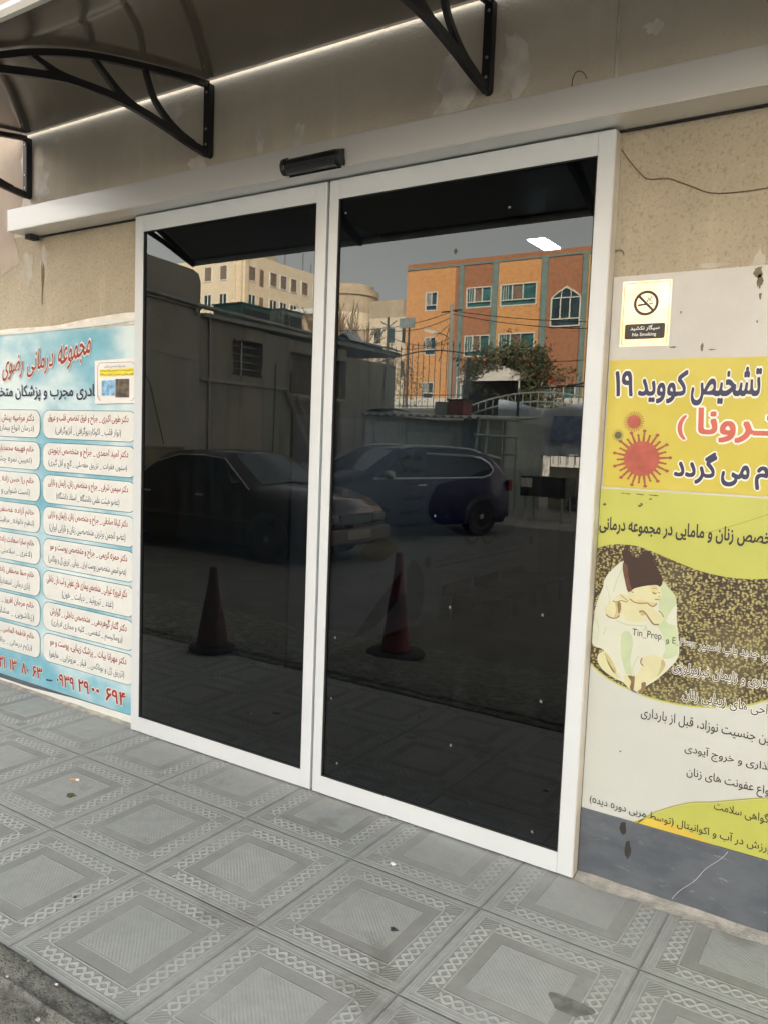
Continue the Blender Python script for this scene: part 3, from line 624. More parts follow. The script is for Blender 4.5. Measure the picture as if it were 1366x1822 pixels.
# small notice taped on top
nt_ = thing('taped_notice', 'small white notice with a yellow strip and two pictures taped on the blue banner', 'notice', (-.2, L4-.002, 1.6))
N0 = L4-.004
MB().flat([(-.342,1.604),(-.038,1.612),(-.038,1.828),(-.346,1.820)], N0, .0012).build('sheet', M['paper'], nt_)
fr_ = MB(); 
fr_.tube([(p[0], N0-.0006, p[1]) for p in rrect(-.322,-.045,1.622,1.808,.025)]+[(-.322+.0,N0-.0006,1.65)], .0009, 4); fr_.build('border', M['ink_navy'], nt_)
MB().flat([(-.307,1.740),(-.05,1.742),(-.05,1.779),(-.307,1.776)], N0-.0006).build('highlight', M['hl'], nt_)
MB().flat([(-.290,1.646),(-.187,1.646),(-.187,1.722),(-.290,1.722)], N0-.0006).build('picture', M['picblue'], nt_); MB().flat([(-.185,1.637),(-.082,1.637),(-.082,1.727),(-.185,1.727)], N0-.0006).build('picture', M['picdark'], nt_)
t_ = MB(); txt(t_, 'مرکز بزرگ تخصصی درمانی', -.27, -.11, 1.782, 1.797, N0-.0012, .008); txt(t_, 'با اعلام پزشک ثبت تخصص رایگان بیماران', -.30, -.055, 1.762, 1.775, N0-.0012, .012); txt(t_, 'کلاس مامایی و شیردهی و آموزش درمانگاه', -.30, -.055, 1.744, 1.757, N0-.0012, .012)
t_.build('lettering', M['ink_navy'], nt_)

# right hand side: dirty white board, sticker, two printed posters
BY = WY-.004
wb = thing('backing_board', 'dirty white backing board with scuffs above the yellow virus banner', 'board', (2.9, BY, 1.5))
MB().box(2.262, 3.9, BY, WY+.001, .245, 2.024).build('panel', M['board'], wb, bevel=.001)
sc_ = MB(); 
for cx, cz, rx, rz, s_ in ((2.693,2.005,.012,.016,1),(2.698,1.978,.009,.022,2),(2.703,1.935,.004,.009,3),(2.463,1.793,.011,.003,5),(2.55,1.79,.004,.012,6),(2.58,1.782,.012,.002,7),(2.70,1.86,.002,.005,9),(2.48,1.9,.003,.004,10)): sc_.flat(rough_outline(cx, cz, rx, rz, 20, .4, s_), BY-.0006)
sc_.build('scuff', M['oldpaint'], wb)
st = thing('no_smoking_sticker', 'gold mirrored no smoking sticker on the white board right of the door', 'sign', (2.37, BY, 1.8))
SY = BY-.0012
MB().flat([(2.294,1.800),(2.4495,1.7985),(2.4475,2.0035),(2.2945,2.0055)], SY, .0008).build('plate', M['gold'], st)
bk = MB(); O = [(2.3715+.039*math.cos(t), 1.9345+.039*math.sin(t)) for t in [2*math.pi*i/40 for i in range(40)]]; I = [(2.3715+.0305*math.cos(t), 1.9345+.0305*math.sin(t)) for t in [2*math.pi*i/40 for i in range(40)]]
for i in range(40): bk.flat([O[i], O[(i+1)%40], I[(i+1)%40], I[i]], SY-.0006)
bk.flat([(2.343,1.957),(2.3485,1.9625),(2.3995,1.9105),(2.3940,1.9055)], SY-.0008)
bk.flat([(2.346,1.9255),(2.346,1.9315),(2.374,1.9345),(2.374,1.9285)], SY-.0007); bk.flat([(2.381,1.930),(2.381,1.9332),(2.393,1.9332),(2.393,1.930)], SY-.0007)
for k in range(2):
    c_ = [(2.370+.010*k+.006*math.sin(t*1.0+k)+.0022*t, 1.955-.0035*t) for t in range(6)]
    bk.flat([(x-.0017, z) for x, z in c_]+[(x+.0017, z) for x, z in c_[::-1]], SY-.0007)
bk.flat(rrect(2.309, 2.435, 1.8225, 1.870, .006), SY-.0006); bk.build('symbol', M['ink_black'], st)
bt = MB(); bt.tube([(p[0], SY-.0005, p[1]) for p in rrect(2.3005, 2.4425, 1.8065, 1.999, .004, 3)]+[(2.3005, SY-.0005, 1.8105)], .0008, 4); bt.build('border', M['oldpaint'], st)
wt = MB(); txt(wt, 'سیگار نکشید', 2.327, 2.418, 1.8475, 1.865, SY-.0014, .02); txt(wt, 'No Smoking', 2.334, 2.409, 1.8285, 1.842, SY-.0014, .02, latin=True); wt.build('lettering', M['ink_white'], st)

cv = thing('virus_banner', 'yellow banner with dark blue and coral writing and red virus pictures', 'banner', (2.9, BY, 1.34))
CY = BY-.003
MB().box(2.2675, 3.8, CY, BY-.0005, 1.345, 1.757).build('sheet', M['yellow'], cv)
nv = MB(); co_ = MB(); gw = MB(); C1 = CY-.0014
txt(nv, '۱۹', 2.288, 2.348, 1.640, 1.722, C1, .035, glow=(gw, .05)); txt(nv, 'کووید', 2.364, 2.516, 1.618, 1.722, C1, .035, glow=(gw, .05)); txt(nv, 'تشخیص', 2.527, 2.724, 1.612, 1.728, C1, .035, glow=(gw, .05)); txt(nv, 'تست', 2.752, 2.90, 1.635, 1.722, C1, .035, glow=(gw, .05))
txt(co_, 'کـرونا', 2.553, 2.80, 1.500, 1.606, C1, .035, glow=(gw, .05)); txt(co_, ')', 2.494, 2.521, 1.506, 1.582, C1, .03, glow=(gw, .05)); 
txt(nv, 'گردد', 2.492, 2.618, 1.370, 1.470, C1, .035, glow=(gw, .05)); txt(nv, 'می', 2.632, 2.711, 1.368, 1.434, C1, .035, glow=(gw, .05)); txt(nv, 'انجام', 2.727, 2.87, 1.362, 1.462, C1, .035, glow=(gw, .05))
nv.build('lettering', M['ink_navy'], cv); co_.build('lettering', M['ink_coral'], cv); gw.build('lettering_outline', M['ink_glow'], cv)
def virus(cx, cz, r, R_, n, mat, mats, n2=True):
    b = MB().flat([(cx+r*math.cos(t), cz+r*math.sin(t)) for t in [2*math.pi*i/36 for i in range(36)]], CY-.0016)
    b.build('virus_body', M[mat], cv)
    s = MB(); 
    for i in range(n):
        t = 2*math.pi*(i+.3)/n; rr = R_ if i % 2 == 0 or not n2 else r+(R_-r)*.62; wd = (R_-r)*.075
        dx, dz = math.cos(t), math.sin(t); px, pz = -dz, dx
        s.flat([(cx+dx*r*.9-px*wd*1.8, cz+dz*r*.9-pz*wd*1.8), (cx+dx*r*.9+px*wd*1.8, cz+dz*r*.9+pz*wd*1.8), (cx+dx*rr+px*wd, cz+dz*rr+pz*wd), (cx+dx*rr-px*wd, cz+dz*rr-pz*wd)], CY-.0012)
        kr = (R_-r)*(.19 if i % 2 == 0 else .13)
        s.flat([(cx+dx*rr+kr*math.cos(a)*1.0+px*0, cz+dz*rr+kr*math.sin(a)*.8) for a in [2*math.pi*j/10 for j in range(10)]], CY-.0014)
    s.build('virus_spikes', M[mats], cv)
virus(2.389, 1.4415, .056, .089, 26, 'virus', 'virus2'); virus(2.3575, 1.559, .021, .0315, 24, 'virus', 'virus2', False); virus(2.309, 1.5145, .011, .0185, 16, 'virus3', 'virus3', False)

ps = thing('maternity_poster', 'green and white maternity poster with a sleeping baby in a brown knitted hat', 'poster', (2.9, BY, .24))
QY = BY-.003; q1 = QY-.0007; q2 = q1-.0007; q3 = q2-.0007; q4 = q3-.0007; q5 = q4-.0007; q6 = q5-.0007
x0, x1 = 2.2625, 3.8
MB().box(x0, x1, QY, BY-.0005, .243, 1.338).build('sheet', M['posterwhite'], ps)
ctop = [(x0,1.142),(2.295,1.155),(2.34,1.162),(2.394,1.161),(2.452,1.146),(2.517,1.125),(2.581,1.106),(2.642,1.096),(2.702,1.094),(2.784,1.103),(3.0,1.15),(3.3,1.19),(x1,1.19)]
cbot = [(x0,.747),(2.298,.721),(2.346,.698),(2.406,.682),(2.461,.670),(2.548,.666),(2.631,.674),(2.71,.694),(2.767,.712),(2.84,.745),(3.1,.82),(3.4,.86),(x1,.87)]
ctop = crom(ctop, 4, False); cbot = crom(cbot, 4, False)
MB().flat(ctop+[(x1,1.3385),(x0,1.3385)], q1).build('band', M['lime'], ps)
MB().flat(ctop+cbot[::-1], q1).build('fleece_picture', M['fleece'], ps)
def stroke(mb, pts, w, y):
    pts = crom(pts, 5, False)
    for a, b in zip(pts[:-1], pts[1:]):
        dx, dz = b[0]-a[0], b[1]-a[1]; l = math.hypot(dx, dz) or 1; nx, nz = -dz/l*w/2, dx/l*w/2
        mb.flat([(a[0]-nx,a[1]-nz),(b[0]-nx,b[1]-nz),(b[0]+nx,b[1]+nz),(a[0]+nx,a[1]+nz)], y)
ln = MB(); stroke(ln, [(x0,1.187),(2.314,1.208),(2.382,1.211),(2.512,1.203),(2.594,1.22),(2.672,1.248),(2.77,1.292),(2.86,1.338)], .003, q2); ln.build('wave_line', M['limedark'], ps)
ln = MB(); stroke(ln, [(2.453,.246),(2.512,.300),(2.601,.353),(2.687,.383),(2.831,.436),(3.1,.52),(3.4,.56)], .004, q2)
ln.build('wave_line', M['limedark'], ps)
lm = MB(); stroke(lm, [(p[0], p[1]) for p in ctop[::4]], .006, q2); lm.build('wave_line', M['lime'], ps); lm = MB(); stroke(lm, [(p[0], p[1]) for p in cbot[::4]], .005, q2); lm.build('wave_line', M['lime'], ps)
MB().flat([(2.445,.2435)]+crom([(2.453,.243),(2.512,.296),(2.601,.349),(2.687,.379),(2.831,.432),(3.1,.515),(x1,.56)], 4, False)+[(x1,.2435)], q1).build('corner_wave', M['lime'], ps)
MB().flat([(2.435,.2432),(2.47,.262),(2.52,.28),(2.60,.268),(2.70,.2432)], q2).build('corner_wave', M['yellow2'], ps)
bl = [(2.355,1.107),(2.314,1.07),(2.293,1.035),(2.290,1.011),(2.274,.962),(2.266,.913),(2.2645,.842),(2.268,.81),(2.307,.799),(2.285,.771),(2.302,.736),(2.345,.712),(2.378,.702),(2.407,.677),(2.425,.674),(2.45,.704),(2.483,.734),(2.519,.777),(2.544,.818),(2.543,.867),(2.532,.932),(2.526,.997),(2.498,1.038),(2.477,1.058),(2.463,1.047),(2.417,1.04),(2.36,1.06)]
MB().flat(crom(bl, 3), q2).build('blanket_picture', M['wrap'], ps)
def pic(pts, y, mat, name='picture_shape', k=4): return MB().flat(crom(pts, k), y).build(name, M[mat], ps)
q3a, q3b = q3+.0003, q3+.0005
pic([(2.481,1.054),(2.498,1.039),(2.524,1.01),(2.525,.982),(2.513,.964),(2.500,.923),(2.533,.911),(2.541,.851),(2.538,.823),(2.513,.807),(2.496,.812),(2.503,.839),(2.492,.879),(2.471,.918),(2.491,.941),(2.476,.958),(2.475,1.014)], q3b, 'wrapgreen')
pic([(2.36,.86),(2.385,.875),(2.40,.84),(2.395,.78),(2.405,.73),(2.385,.73),(2.365,.79)], q3b, 'wrapgreen')
pic([(2.287,.78),(2.312,.797),(2.331,.774),(2.351,.739),(2.372,.717),(2.343,.714),(2.32,.725),(2.293,.752)], q3a, 'skin', 'leg_picture'); pic([(2.437,.796),(2.469,.813),(2.497,.807),(2.507,.789),(2.50,.765),(2.48,.738),(2.448,.715),(2.417,.714),(2.419,.738),(2.435,.77),(2.43,.777)], q3a, 'skin', 'leg_picture')
pic([(2.494,.801),(2.504,.796),(2.506,.783),(2.497,.761),(2.482,.741),(2.489,.765),(2.493,.782)], q3, 'skinmid'); pic([(2.31,.792),(2.331,.774),(2.351,.739),(2.343,.73),(2.325,.752)], q3, 'skinmid')
pic([(2.352,.958),(2.358,.974),(2.383,.981),(2.419,.976),(2.437,.975),(2.425,.946),(2.436,.918),(2.40,.908),(2.362,.915),(2.352,.935)], q3, 'skin', 'chest_picture')
pic([(2.377,.728),(2.410,.732),(2.412,.705),(2.410,.681),(2.396,.688),(2.383,.702)], q3, 'skin', 'foot_picture'); pic([(2.413,.724),(2.448,.728),(2.449,.704),(2.436,.674),(2.420,.680),(2.413,.70)], q3, 'skin', 'foot_picture')
pic([(2.390,.728),(2.409,.729),(2.412,.708),(2.410,.682),(2.399,.690),(2.402,.711)], q4, 'skindark'); pic([(2.436,.713),(2.449,.717),(2.448,.694),(2.436,.676),(2.426,.682),(2.436,.696)], q4, 'skindark')
pic([(2.325,.971),(2.336,.970),(2.340,.938),(2.336,.917),(2.319,.916),(2.306,.924),(2.301,.938),(2.311,.957)], q4, 'skin', 'arm_picture'); pic([(2.335,.969),(2.351,.969),(2.355,.946),(2.350,.925),(2.334,.916),(2.338,.938)], q4-.0003, 'skinmid'); pic([(2.342,.964),(2.351,.966),(2.354,.946),(2.347,.93)], q4-.0005, 'skindark')
pic([(2.326,.970),(2.340,.988),(2.352,.997),(2.366,.995),(2.379,.985),(2.373,.972),(2.353,.976),(2.336,.967)], q5, 'skin', 'hand_picture')
pic([(2.412,.946),(2.418,.966),(2.428,.977),(2.447,.971),(2.469,.953),(2.491,.941),(2.487,.922),(2.467,.911),(2.453,.922),(2.440,.938),(2.425,.950)], q4, 'skin', 'arm_picture'); pic([(2.414,.944),(2.424,.948),(2.434,.941),(2.424,.934)], q5, 'skinmid')
pic([(2.372,1.012),(2.394,1.028),(2.429,1.043),(2.468,1.046),(2.476,1.036),(2.478,1.022),(2.4815,1.012),(2.4765,1.006),(2.478,1.000),(2.4755,.994),(2.470,.984),(2.456,.971),(2.441,.975),(2.419,.976),(2.397,.976),(2.380,.986)], q4, 'skin', 'face_picture')
pic([(2.444,1.036),(2.462,1.037),(2.470,1.028),(2.466,1.012),(2.455,1.008),(2.447,1.018)], q5, 'skintint'); pic([(2.38,.984),(2.42,.974),(2.455,.972),(2.470,.984),(2.455,.982),(2.42,.985)], q5, 'skintint')
fd = MB()
for P_, w_ in (([(2.414,.945),(2.424,.950),(2.434,.944),(2.444,.932),(2.453,.921),(2.463,.912),(2.478,.914)],.0045),([(2.306,.921),(2.320,.913),(2.340,.914),(2.351,.924)],.0035),([(2.326,.970),(2.337,.967),(2.354,.974),(2.373,.971)],.003),([(2.355,.99),(2.366,.982),(2.377,.975)],.0022),([(2.349,.994),(2.361,.985)],.0018),([(2.452,1.016),(2.458,1.012),(2.465,1.014)],.0040),([(2.470,1.018),(2.4755,1.016)],.003),([(2.450,1.026),(2.459,1.029),(2.466,1.026)],.0018),([(2.471,1.004),(2.476,1.003)],.0022),([(2.461,.9925),(2.469,.9945),(2.4765,.9935)],.0030),([(2.384,1.012),(2.388,1.006),(2.392,1.008)],.0028),([(2.381,.984),(2.397,.975),(2.419,.974),(2.438,.978),(2.447,.971),(2.458,.970),(2.468,.981)],.0032),([(2.474,.957),(2.484,.952),(2.492,.940)],.003),([(2.433,.796),(2.429,.780),(2.438,.771)],.0035),([(2.412,.733),(2.412,.70),(2.410,.682)],.003)):
    stroke(fd, P_, w_, q6)
fd.build('picture_shading', M['skinshade'], ps)
fs_ = MB()
for P_, w_ in (([(2.30,.80),(2.33,.75),(2.36,.715)],.003),([(2.435,.906),(2.45,.88),(2.50,.865)],.003),([(2.497,.807),(2.512,.812),(2.53,.823)],.004),([(2.34,.905),(2.38,.897),(2.43,.902)],.003),([(2.31,.88),(2.30,.85)],.003),([(2.355,1.095),(2.335,1.04),(2.325,1.0)],.003),([(2.30,1.02),(2.315,.97),(2.30,.94)],.002),([(2.42,.80),(2.405,.76),(2.41,.735)],.003),([(2.495,.93),(2.51,.918),(2.533,.917)],.004),([(2.275,.90),(2.285,.86),(2.28,.83)],.002),([(2.44,.90),(2.43,.886)],.003)): stroke(fs_, P_, w_, q3)
fs_.build('picture_shading', M['wrapshade'], ps)
hat = [(2.353,1.106),(2.347,1.125),(2.347,1.138),(2.356,1.146),(2.370,1.142),(2.378,1.130),(2.384,1.123),(2.405,1.124),(2.410,1.138),(2.421,1.147),(2.435,1.145),(2.444,1.134),(2.449,1.114),(2.462,1.093),(2.478,1.067),(2.481,1.050),(2.474,1.036),(2.462,1.040),(2.429,1.033),(2.394,1.020),(2.374,1.006),(2.361,1.043),(2.352,1.079)]
pic(hat, q5, 'hat', 'hat_picture', 3); pic([(2.353,1.10),(2.352,1.079),(2.361,1.043),(2.374,1.008),(2.385,1.016),(2.374,1.05),(2.366,1.09)], q5-.0004, 'hatwarm')
bx_ = MB(); ol = MB()
txt(bx_, 'ویزیت متخصص زنان و مامایی در مجموعه درمانی', 2.266, 2.905, 1.190, 1.246, q3, .03)
txt(bx_, 'تعیین جنسیت نوزاد، قبل از بارداری', 2.440, 2.862, .594, .634, q3, .006); txt(bx_, 'آیودی گذاری و خروج آیودی', 2.583, 2.92, .508, .548, q3, .006); txt(bx_, 'انواع عفونت های زنان', 2.594, 2.848, .432, .472, q3, .006)
txt(bx_, 'صدور گواهی سلامت', 2.682, 2.905, .350, .388, q3, .006); txt(bx_, 'ورزش در آب و اکوانیتال (توسط مربی دوره دیده)', 2.289, 2.852, .262, .298, q3, .008)
txt(bx_, 'Tin_Prep', 2.396, 2.489, .858, .888, q3, .0, latin=True); txt(bx_, 'و', 2.503, 2.513, .853, .870, q3, .006, glow=(ol,.03)); txt(bx_, 'E_Prep', 2.523, 2.591, .853, .880, q3, .0, latin=True, glow=(ol, .055))
txt(bx_, 'روش جدید پاپ اسمیر', 2.602, 2.835, .846, .884, q3, .006, glow=(ol, .055)); txt(bx_, 'مراقبت بارداری و زایمان فیزیولوژی', 2.529, 2.93, .763, .803, q3, .006, glow=(ol, .055)); txt(bx_, 'جراحی های زیبایی زنان', 2.565, 2.842, .680, .722, q3, .006, glow=(ol, .055))
bx_.build('lettering', M['ink_black'], ps); ol.build('lettering_outline', M['ink_white'], ps)
tt = MB()
for P_ in ([(2.386,1.288),(2.396,1.300),(2.404,1.296),(2.395,1.284)],[(2.408,1.300),(2.412,1.303),(2.416,1.300)],[(2.272,1.285),(2.279,1.292),(2.285,1.286),(2.279,1.282)],[(2.42,1.312),(2.428,1.318),(2.43,1.312)]): tt.flat(P_, q3)
for a, b in ((2.33,2.36),(2.38,2.405),(2.42,2.45)): tt.flat([(a,1.326),(b,1.324),(b,1.3275),(a,1.3285)], q3)
tt.flat([(2.377,.470),(2.385,.473),(2.383,.466)], q3); tt.build('torn_spot', M['fleece'], ps)

# ---------------------------------------------------------------- the sliding doors
def leaf(xa, xb, sl_, sr, label):
    t = thing('sliding_door', label, 'door', (xa, 0, 0), group='sliding glass doors'); H = 2.473
    MB().box(xa, xa+sl_, 0, .045, .008, H).build('stile', M['white'], t, bevel=.0025)
    MB().box(xb-sr, xb, 0, .045, .008, H).build('stile', M['white'], t, bevel=.0025)
    MB().box(xa+sl_, xb-sr, .0006, .0444, .008, .081).build('bottom_rail', M['white'], t, bevel=.001)
    MB().box(xa+sl_, xb-sr, .0006, .0444, 2.400, H).build('top_rail', M['white'], t, bevel=.001)
    MB().box(xa+sl_-.002, xb-sr+.002, GY, GY+.004, .079, 2.402).build('glass', M['glass'], t)
    gk = MB()
    gk.box(xa+sl_, xb-sr, .0035, GY, .081, .0845); gk.box(xa+sl_, xb-sr, .0035, GY, 2.3965, 2.400); gk.box(xa+sl_, xa+sl_+.0035, .0035, GY, .0845, 2.3965); gk.box(xb-sr-.0035, xb-sr, .0035, GY, .0845, 2.3965)
    gk.build('gasket', M['rubber'], t)
    return t
d1 = leaf(0, 1.124, .055, .052, 'left leaf of the glass sliding door, reflecting the cream block')
d2 = leaf(1.137, 2.2565, .043, .054, 'right leaf of the glass sliding door, reflecting the orange building')
MB().box(2.2567, 2.2597, .003, .054, .008, 2.471).build('edge_cap', M['whiteedge'], d2)
MB().box(1.1245, 1.1365, .022, .04, .01, 2.47).build('brush_seal', M['rubber'], d1)
gs = MB()
for x, z in ((1.738,.869),(2.098,.894),(1.224,.668),(1.214,.414),(2.109,.592),(1.767,.352),(1.253,.149),(2.103,.121)):
    gs.flat(rough_outline(x, z, .0042, .0052, 12, .5, x*9), GY-.0006)
for x, z in ((1.21,2.345),(1.66,1.2),(1.9,2.28)): gs.flat(rough_outline(x, z, .004, .004, 10, .5, x*5), GY-.0006)
gs.build('glue_spots', M['glue'], d2)
MB().flat([(1.689,2.152),(1.698,2.141),(1.706,2.153),(1.697,2.164)], GY-.0006).build('sticker_scrap', M['sticker'], d2)
# header box with sensor
hd = thing('header_track', 'long satin aluminium track box above the sliding doors', 'door track', (1.1, 0, 2.47))
MB().box(-.872, 3.14, -.10, WY-.002, 2.4785, 2.586).build('cover', M['alu'], hd, bevel=.003)
MB().box(-.869, 3.137, -.1025, -.097, 2.4755, 2.482).build('lower_lip', M['alu2'], hd, bevel=.001)
MB().box(-.80, 3.05, .034, .050, 2.4745, 2.4782).build('slot_shadow', M['rubber'], hd)  # black slot strip that also draws the shadow line under the box
MB().box(-.8745, -.8722, -.101, WY-.003, 2.478, 2.587).build('end_cap', M['alu2'], hd); MB().box(-.84, -.79, -.02, .03, 2.455, 2.478).build('stop', M['rubber'], hd)
sn = thing('motion_sensor', 'black motion sensor bar fixed to the aluminium track box', 'sensor', (1.14, -.1, 2.49))
b = MB(); pr = [(-.1026,2.477),(-.1026,2.536),(-.124,2.5355),(-.143,2.524),(-.149,2.505),(-.144,2.488),(-.130,2.479)]
b.prism(pr, 'x', 1.022, 1.262); o = b.build('casing', M['sensor'], sn, bevel=.006)
MB().prism([(-.102,2.480),(-.102,2.534),(-.123,2.5335),(-.140,2.523),(-.146,2.505),(-.141,2.489),(-.129,2.480)], 'x', 1.007, 1.277).build('end_cover', M['black'], sn, bevel=.008)
# loose wires on the wall
wr = MB().tube(crom([(2.262,WY-.004,2.425),(2.29,WY-.005,2.385),(2.334,WY-.004,2.333),(2.36,WY-.004,2.318),(2.413,WY-.006,2.313),(2.45,WY-.004,2.296),(2.49,WY-.003,2.277),(2.53,WY-.005,2.256),(2.573,WY-.004,2.246),(2.64,WY-.004,2.243),(2.72,WY-.004,2.244),(2.9,WY-.004,2.24),(3.3,WY-.004,2.26)], 4, False), .0017, 6)
tag(wr.build('cable', M['brownwire']), 'thin brown wire sagging across the render right of the door', 'cable')
wr = MB().tube(crom([(2.084,WY-.004,2.645),(2.086,WY-.008,2.670),(2.094,WY-.012,2.688),(2.108,WY-.014,2.694),(2.124,WY-.012,2.686),(2.134,WY-.006,2.668)], 4, False), .0015, 6)
tag(wr.build('cable', M['brownwire']), 'short wire loop poking up above the aluminium track box', 'cable')
wr = MB().tube(crom([(2.262,WY-.004,2.105),(2.275,WY-.01,2.108),(2.288,WY-.008,2.102),(2.290,WY-.004,2.090)], 4, False), .0016, 6)
tag(wr.build('cable', M['brownwire']), 'short wire stub sticking out beside the door frame', 'cable')

# ---------------------------------------------------------------- canopy and its brackets
prof = crom([(.034,3.006),(-.16,2.976),(-.34,2.940),(-.54,2.892),(-.69,2.845),(-.83,2.788),(-.93,2.738),(-1.07,2.672),(-1.21,2.602)], 5, False)
cn = thing('canopy', 'dark bronze curved canopy sheet over the sliding doors', 'canopy', (1.1, 0, 3.0))
q = MB(); cx0, cx1 = -.955, 4.55; nx = 54
for j, dz in enumerate((0, .005)):
    for p in prof:
        for i in range(nx+1): q.v.append((cx0+(cx1-cx0)*i/nx, p[0], p[1]+dz))
n_ = len(prof); st_ = nx+1; tot = n_*st_
for j in range(n_-1):
    for i in range(nx):
        a = j*st_+i; q.f += [(a, a+st_, a+st_+1, a+1), (a+tot, a+1+tot, a+st_+1+tot, a+st_+tot)]
for i in range(nx): q.f += [(i, i+1, i+1+tot, i+tot), (tot-st_+i, tot-st_+i+tot, tot-st_+i+1+tot, tot-st_+i+1)]
for j in range(n_-1): q.f += [(j*st_, j*st_+tot, (j+1)*st_+tot, (j+1)*st_), (j*st_+nx, (j+1)*st_+nx, (j+1)*st_+nx+tot, j*st_+nx+tot)]
q.build('sheet', M['canopy'], cn, smooth=False)
for p in cn.children[0].data.polygons: p.use_smooth = True
MB().prism([(-1.200,2.596),(-1.232,2.582),(-1.240,2.596),(-1.236,2.612),(-1.205,2.622),(-1.2,2.613)], 'x', cx0-.004, cx1+.004).build('front_trim', M['alu2'], cn)
def strip(line, w0, w1):                              # a flat bar following a line in (y, z)
    line = crom(line, 6, False); L = []; Rr = []
    for i, p in enumerate(line):
        a = line[max(0, i-1)]; b = line[min(len(line)-1, i+1)]; dx, dz = b[0]-a[0], b[1]-a[1]; l = math.hypot(dx, dz) or 1
        w = (w0+(w1-w0)*i/(len(line)-1))/2; L.append((p[0]-dz/l*w, p[1]+dx/l*w)); Rr.append((p[0]+dz/l*w, p[1]-dx/l*w))
    return L+Rr[::-1]
def bracket(x, label):
    t = thing('canopy_bracket', label, 'bracket', (x, WY, 2.69), group='black brackets under the canopy')
    b = MB().prism(strip([(WY-.001,2.708),(.012,2.708),(.012,2.709)], .02, .02), 'x', x-.003, x+.003)
    bar = MB(); bar.box(x-.017, x+.017, .020, WY-.001, 2.700, 2.992); bar.lathe([(.017,.020),(.017,WY-.001)], (x, 0, 2.700), 20, 'y'); bar.build('wall_bar', M['black'], t, bevel=.003)
    MB().prism(strip([(.03,2.990),(-.16,2.958),(-.34,2.921),(-.54,2.873),(-.69,2.826),(-.83,2.769),(-.93,2.719),(-1.07,2.652),(-1.20,2.586)], .024, .022), 'x', x-.0115, x+.0115).build('upper_arm', M['black'], t, bevel=.003)
    MB().prism(strip([(.03,2.699),(-.08,2.712),(-.19,2.731),(-.30,2.746),(-.39,2.754),(-.52,2.755),(-.692,2.737),(-.93,2.675),(-1.08,2.622),(-1.20,2.578)], .032, .024), 'x', x-.0105, x+.0105).build('lower_arm', M['black'], t, bevel=.003)
    for ln_ in ([(-.05,2.712),(-.13,2.733),(-.20,2.768),(-.27,2.826),(-.315,2.921)], [(-.28,2.745),(-.37,2.757),(-.44,2.783),(-.51,2.828),(-.56,2.864)], [(-.52,2.755),(-.62,2.748),(-.70,2.747),(-.76,2.757),(-.82,2.77)]):
        MB().prism(strip(ln_, .030, .018), 'x', x-.0095, x+.0095).build('brace', M['black'], t, bevel=.003)
    for z in (2.955, 2.80, 2.735): MB().lathe([(.0045,.0165),(.0055,.0185),(.0055,.0205)], (x+.002, 0, z), 10, 'y').build('screw', M['screw'], t)
    return t
bracket(-.905, 'black scrolled canopy bracket at the far left end of the canopy')
bracket(.430, 'black scrolled canopy bracket above the left door leaf')
bracket(1.780, 'black scrolled canopy bracket above the right door leaf')
bracket(3.120, 'black scrolled canopy bracket beyond the right door leaf')
bracket(4.460, 'black scrolled canopy bracket at the far right end of the canopy')

st_ = MB(); st_.add([(2.47+.055*math.cos(t)*(1+.3*math.sin(3*t)), -.60+.04*math.sin(t)*(1+.25*math.cos(2*t)), .0008) for t in [2*math.pi*i/30 for i in range(30)]], [tuple(range(30))]); tag(st_.build('stain', M['damp']), 'dark damp stain on the paver at the lower right', 'stain')
# loose chips broken off the kerb
random.seed(31)
for k in range(16):
    x = random.uniform(1.02, 1.62); y = random.uniform(-1.45, -1.315); r_ = random.uniform(.003, .007)
    q = MB(); P = []
    for zz, sc_ in ((0, 1), (.6, .9), (1, .4)):
        for i in range(6): a_ = 2*math.pi*i/6; P.append((x+r_*sc_*math.cos(a_)*random.uniform(.7,1.3), y+r_*sc_*math.sin(a_)*random.uniform(.7,1.3), .006+r_*zz*.9))
    q.add(P, [(j*6+i, j*6+(i+1)%6, (j+1)*6+(i+1)%6, (j+1)*6+i) for j in range(2) for i in range(6)]+[tuple(range(12,18))])
    tag(q.build('stone_chip', M['mortar' if k % 3 else 'paper']), 'tiny loose cement chip on the rough kerb', 'stone', 'loose cement chips on the kerb')
# litter on the pavement
cg = thing('cigarette_end', 'squashed cigarette end lying on the pavement tiles', 'litter', (.288,-.522,.004))
MB().tube([(.268,-.528,.006),(.292,-.520,.0065)], .0052, 8).build('filter', simple('cigarette filter', (.52,.30,.12), .9), cg); MB().tube([(.292,-.520,.0065),(.305,-.514,.006)], .0048, 8).build('paper', M['paper'], cg)
def pebble(x, y, r, h, mat, nm, label, cat):
    q = MB(); pts = rough_outline(0, 0, r, r*.7, 14, .4, x*7)
    q.add([(x+p[0], y+p[1], .0012) for p in pts]+[(x+p[0]*.6, y+p[1]*.6, h) for p in pts], [(i, (i+1)%14, (i+1)%14+14, i+14) for i in range(14)]+[tuple(range(14,28))])
    tag(q.build(nm, M[mat]), label, cat)
pebble(.394,-.615,.026,.004,'leaf','dead_leaf','dark crumpled leaf next to the cigarette end','leaf')
pebble(1.714,-.278,.012,.006,'paper','chewing_gum','white gum spot in front of the right door leaf','litter')
pebble(1.918,-.595,.013,.005,'ink_black','pebble','small black stone on the middle pavement tile','stone')
pebble(1.02,-1.05,.008,.004,'ink_black','pebble','tiny dark stone near the worn kerb','stone')
pebble(2.20,-.93,.009,.004,'virus2','pebble','tiny reddish stone at the right of the pavement','stone')

# ================================================================ the street opposite (seen in the door glass); v = distance beyond the glass plane
def vb(x0, x1, v0, v1, z0, z1): return MB().box(x0, x1, V(v0), V(v1), z0, z1)
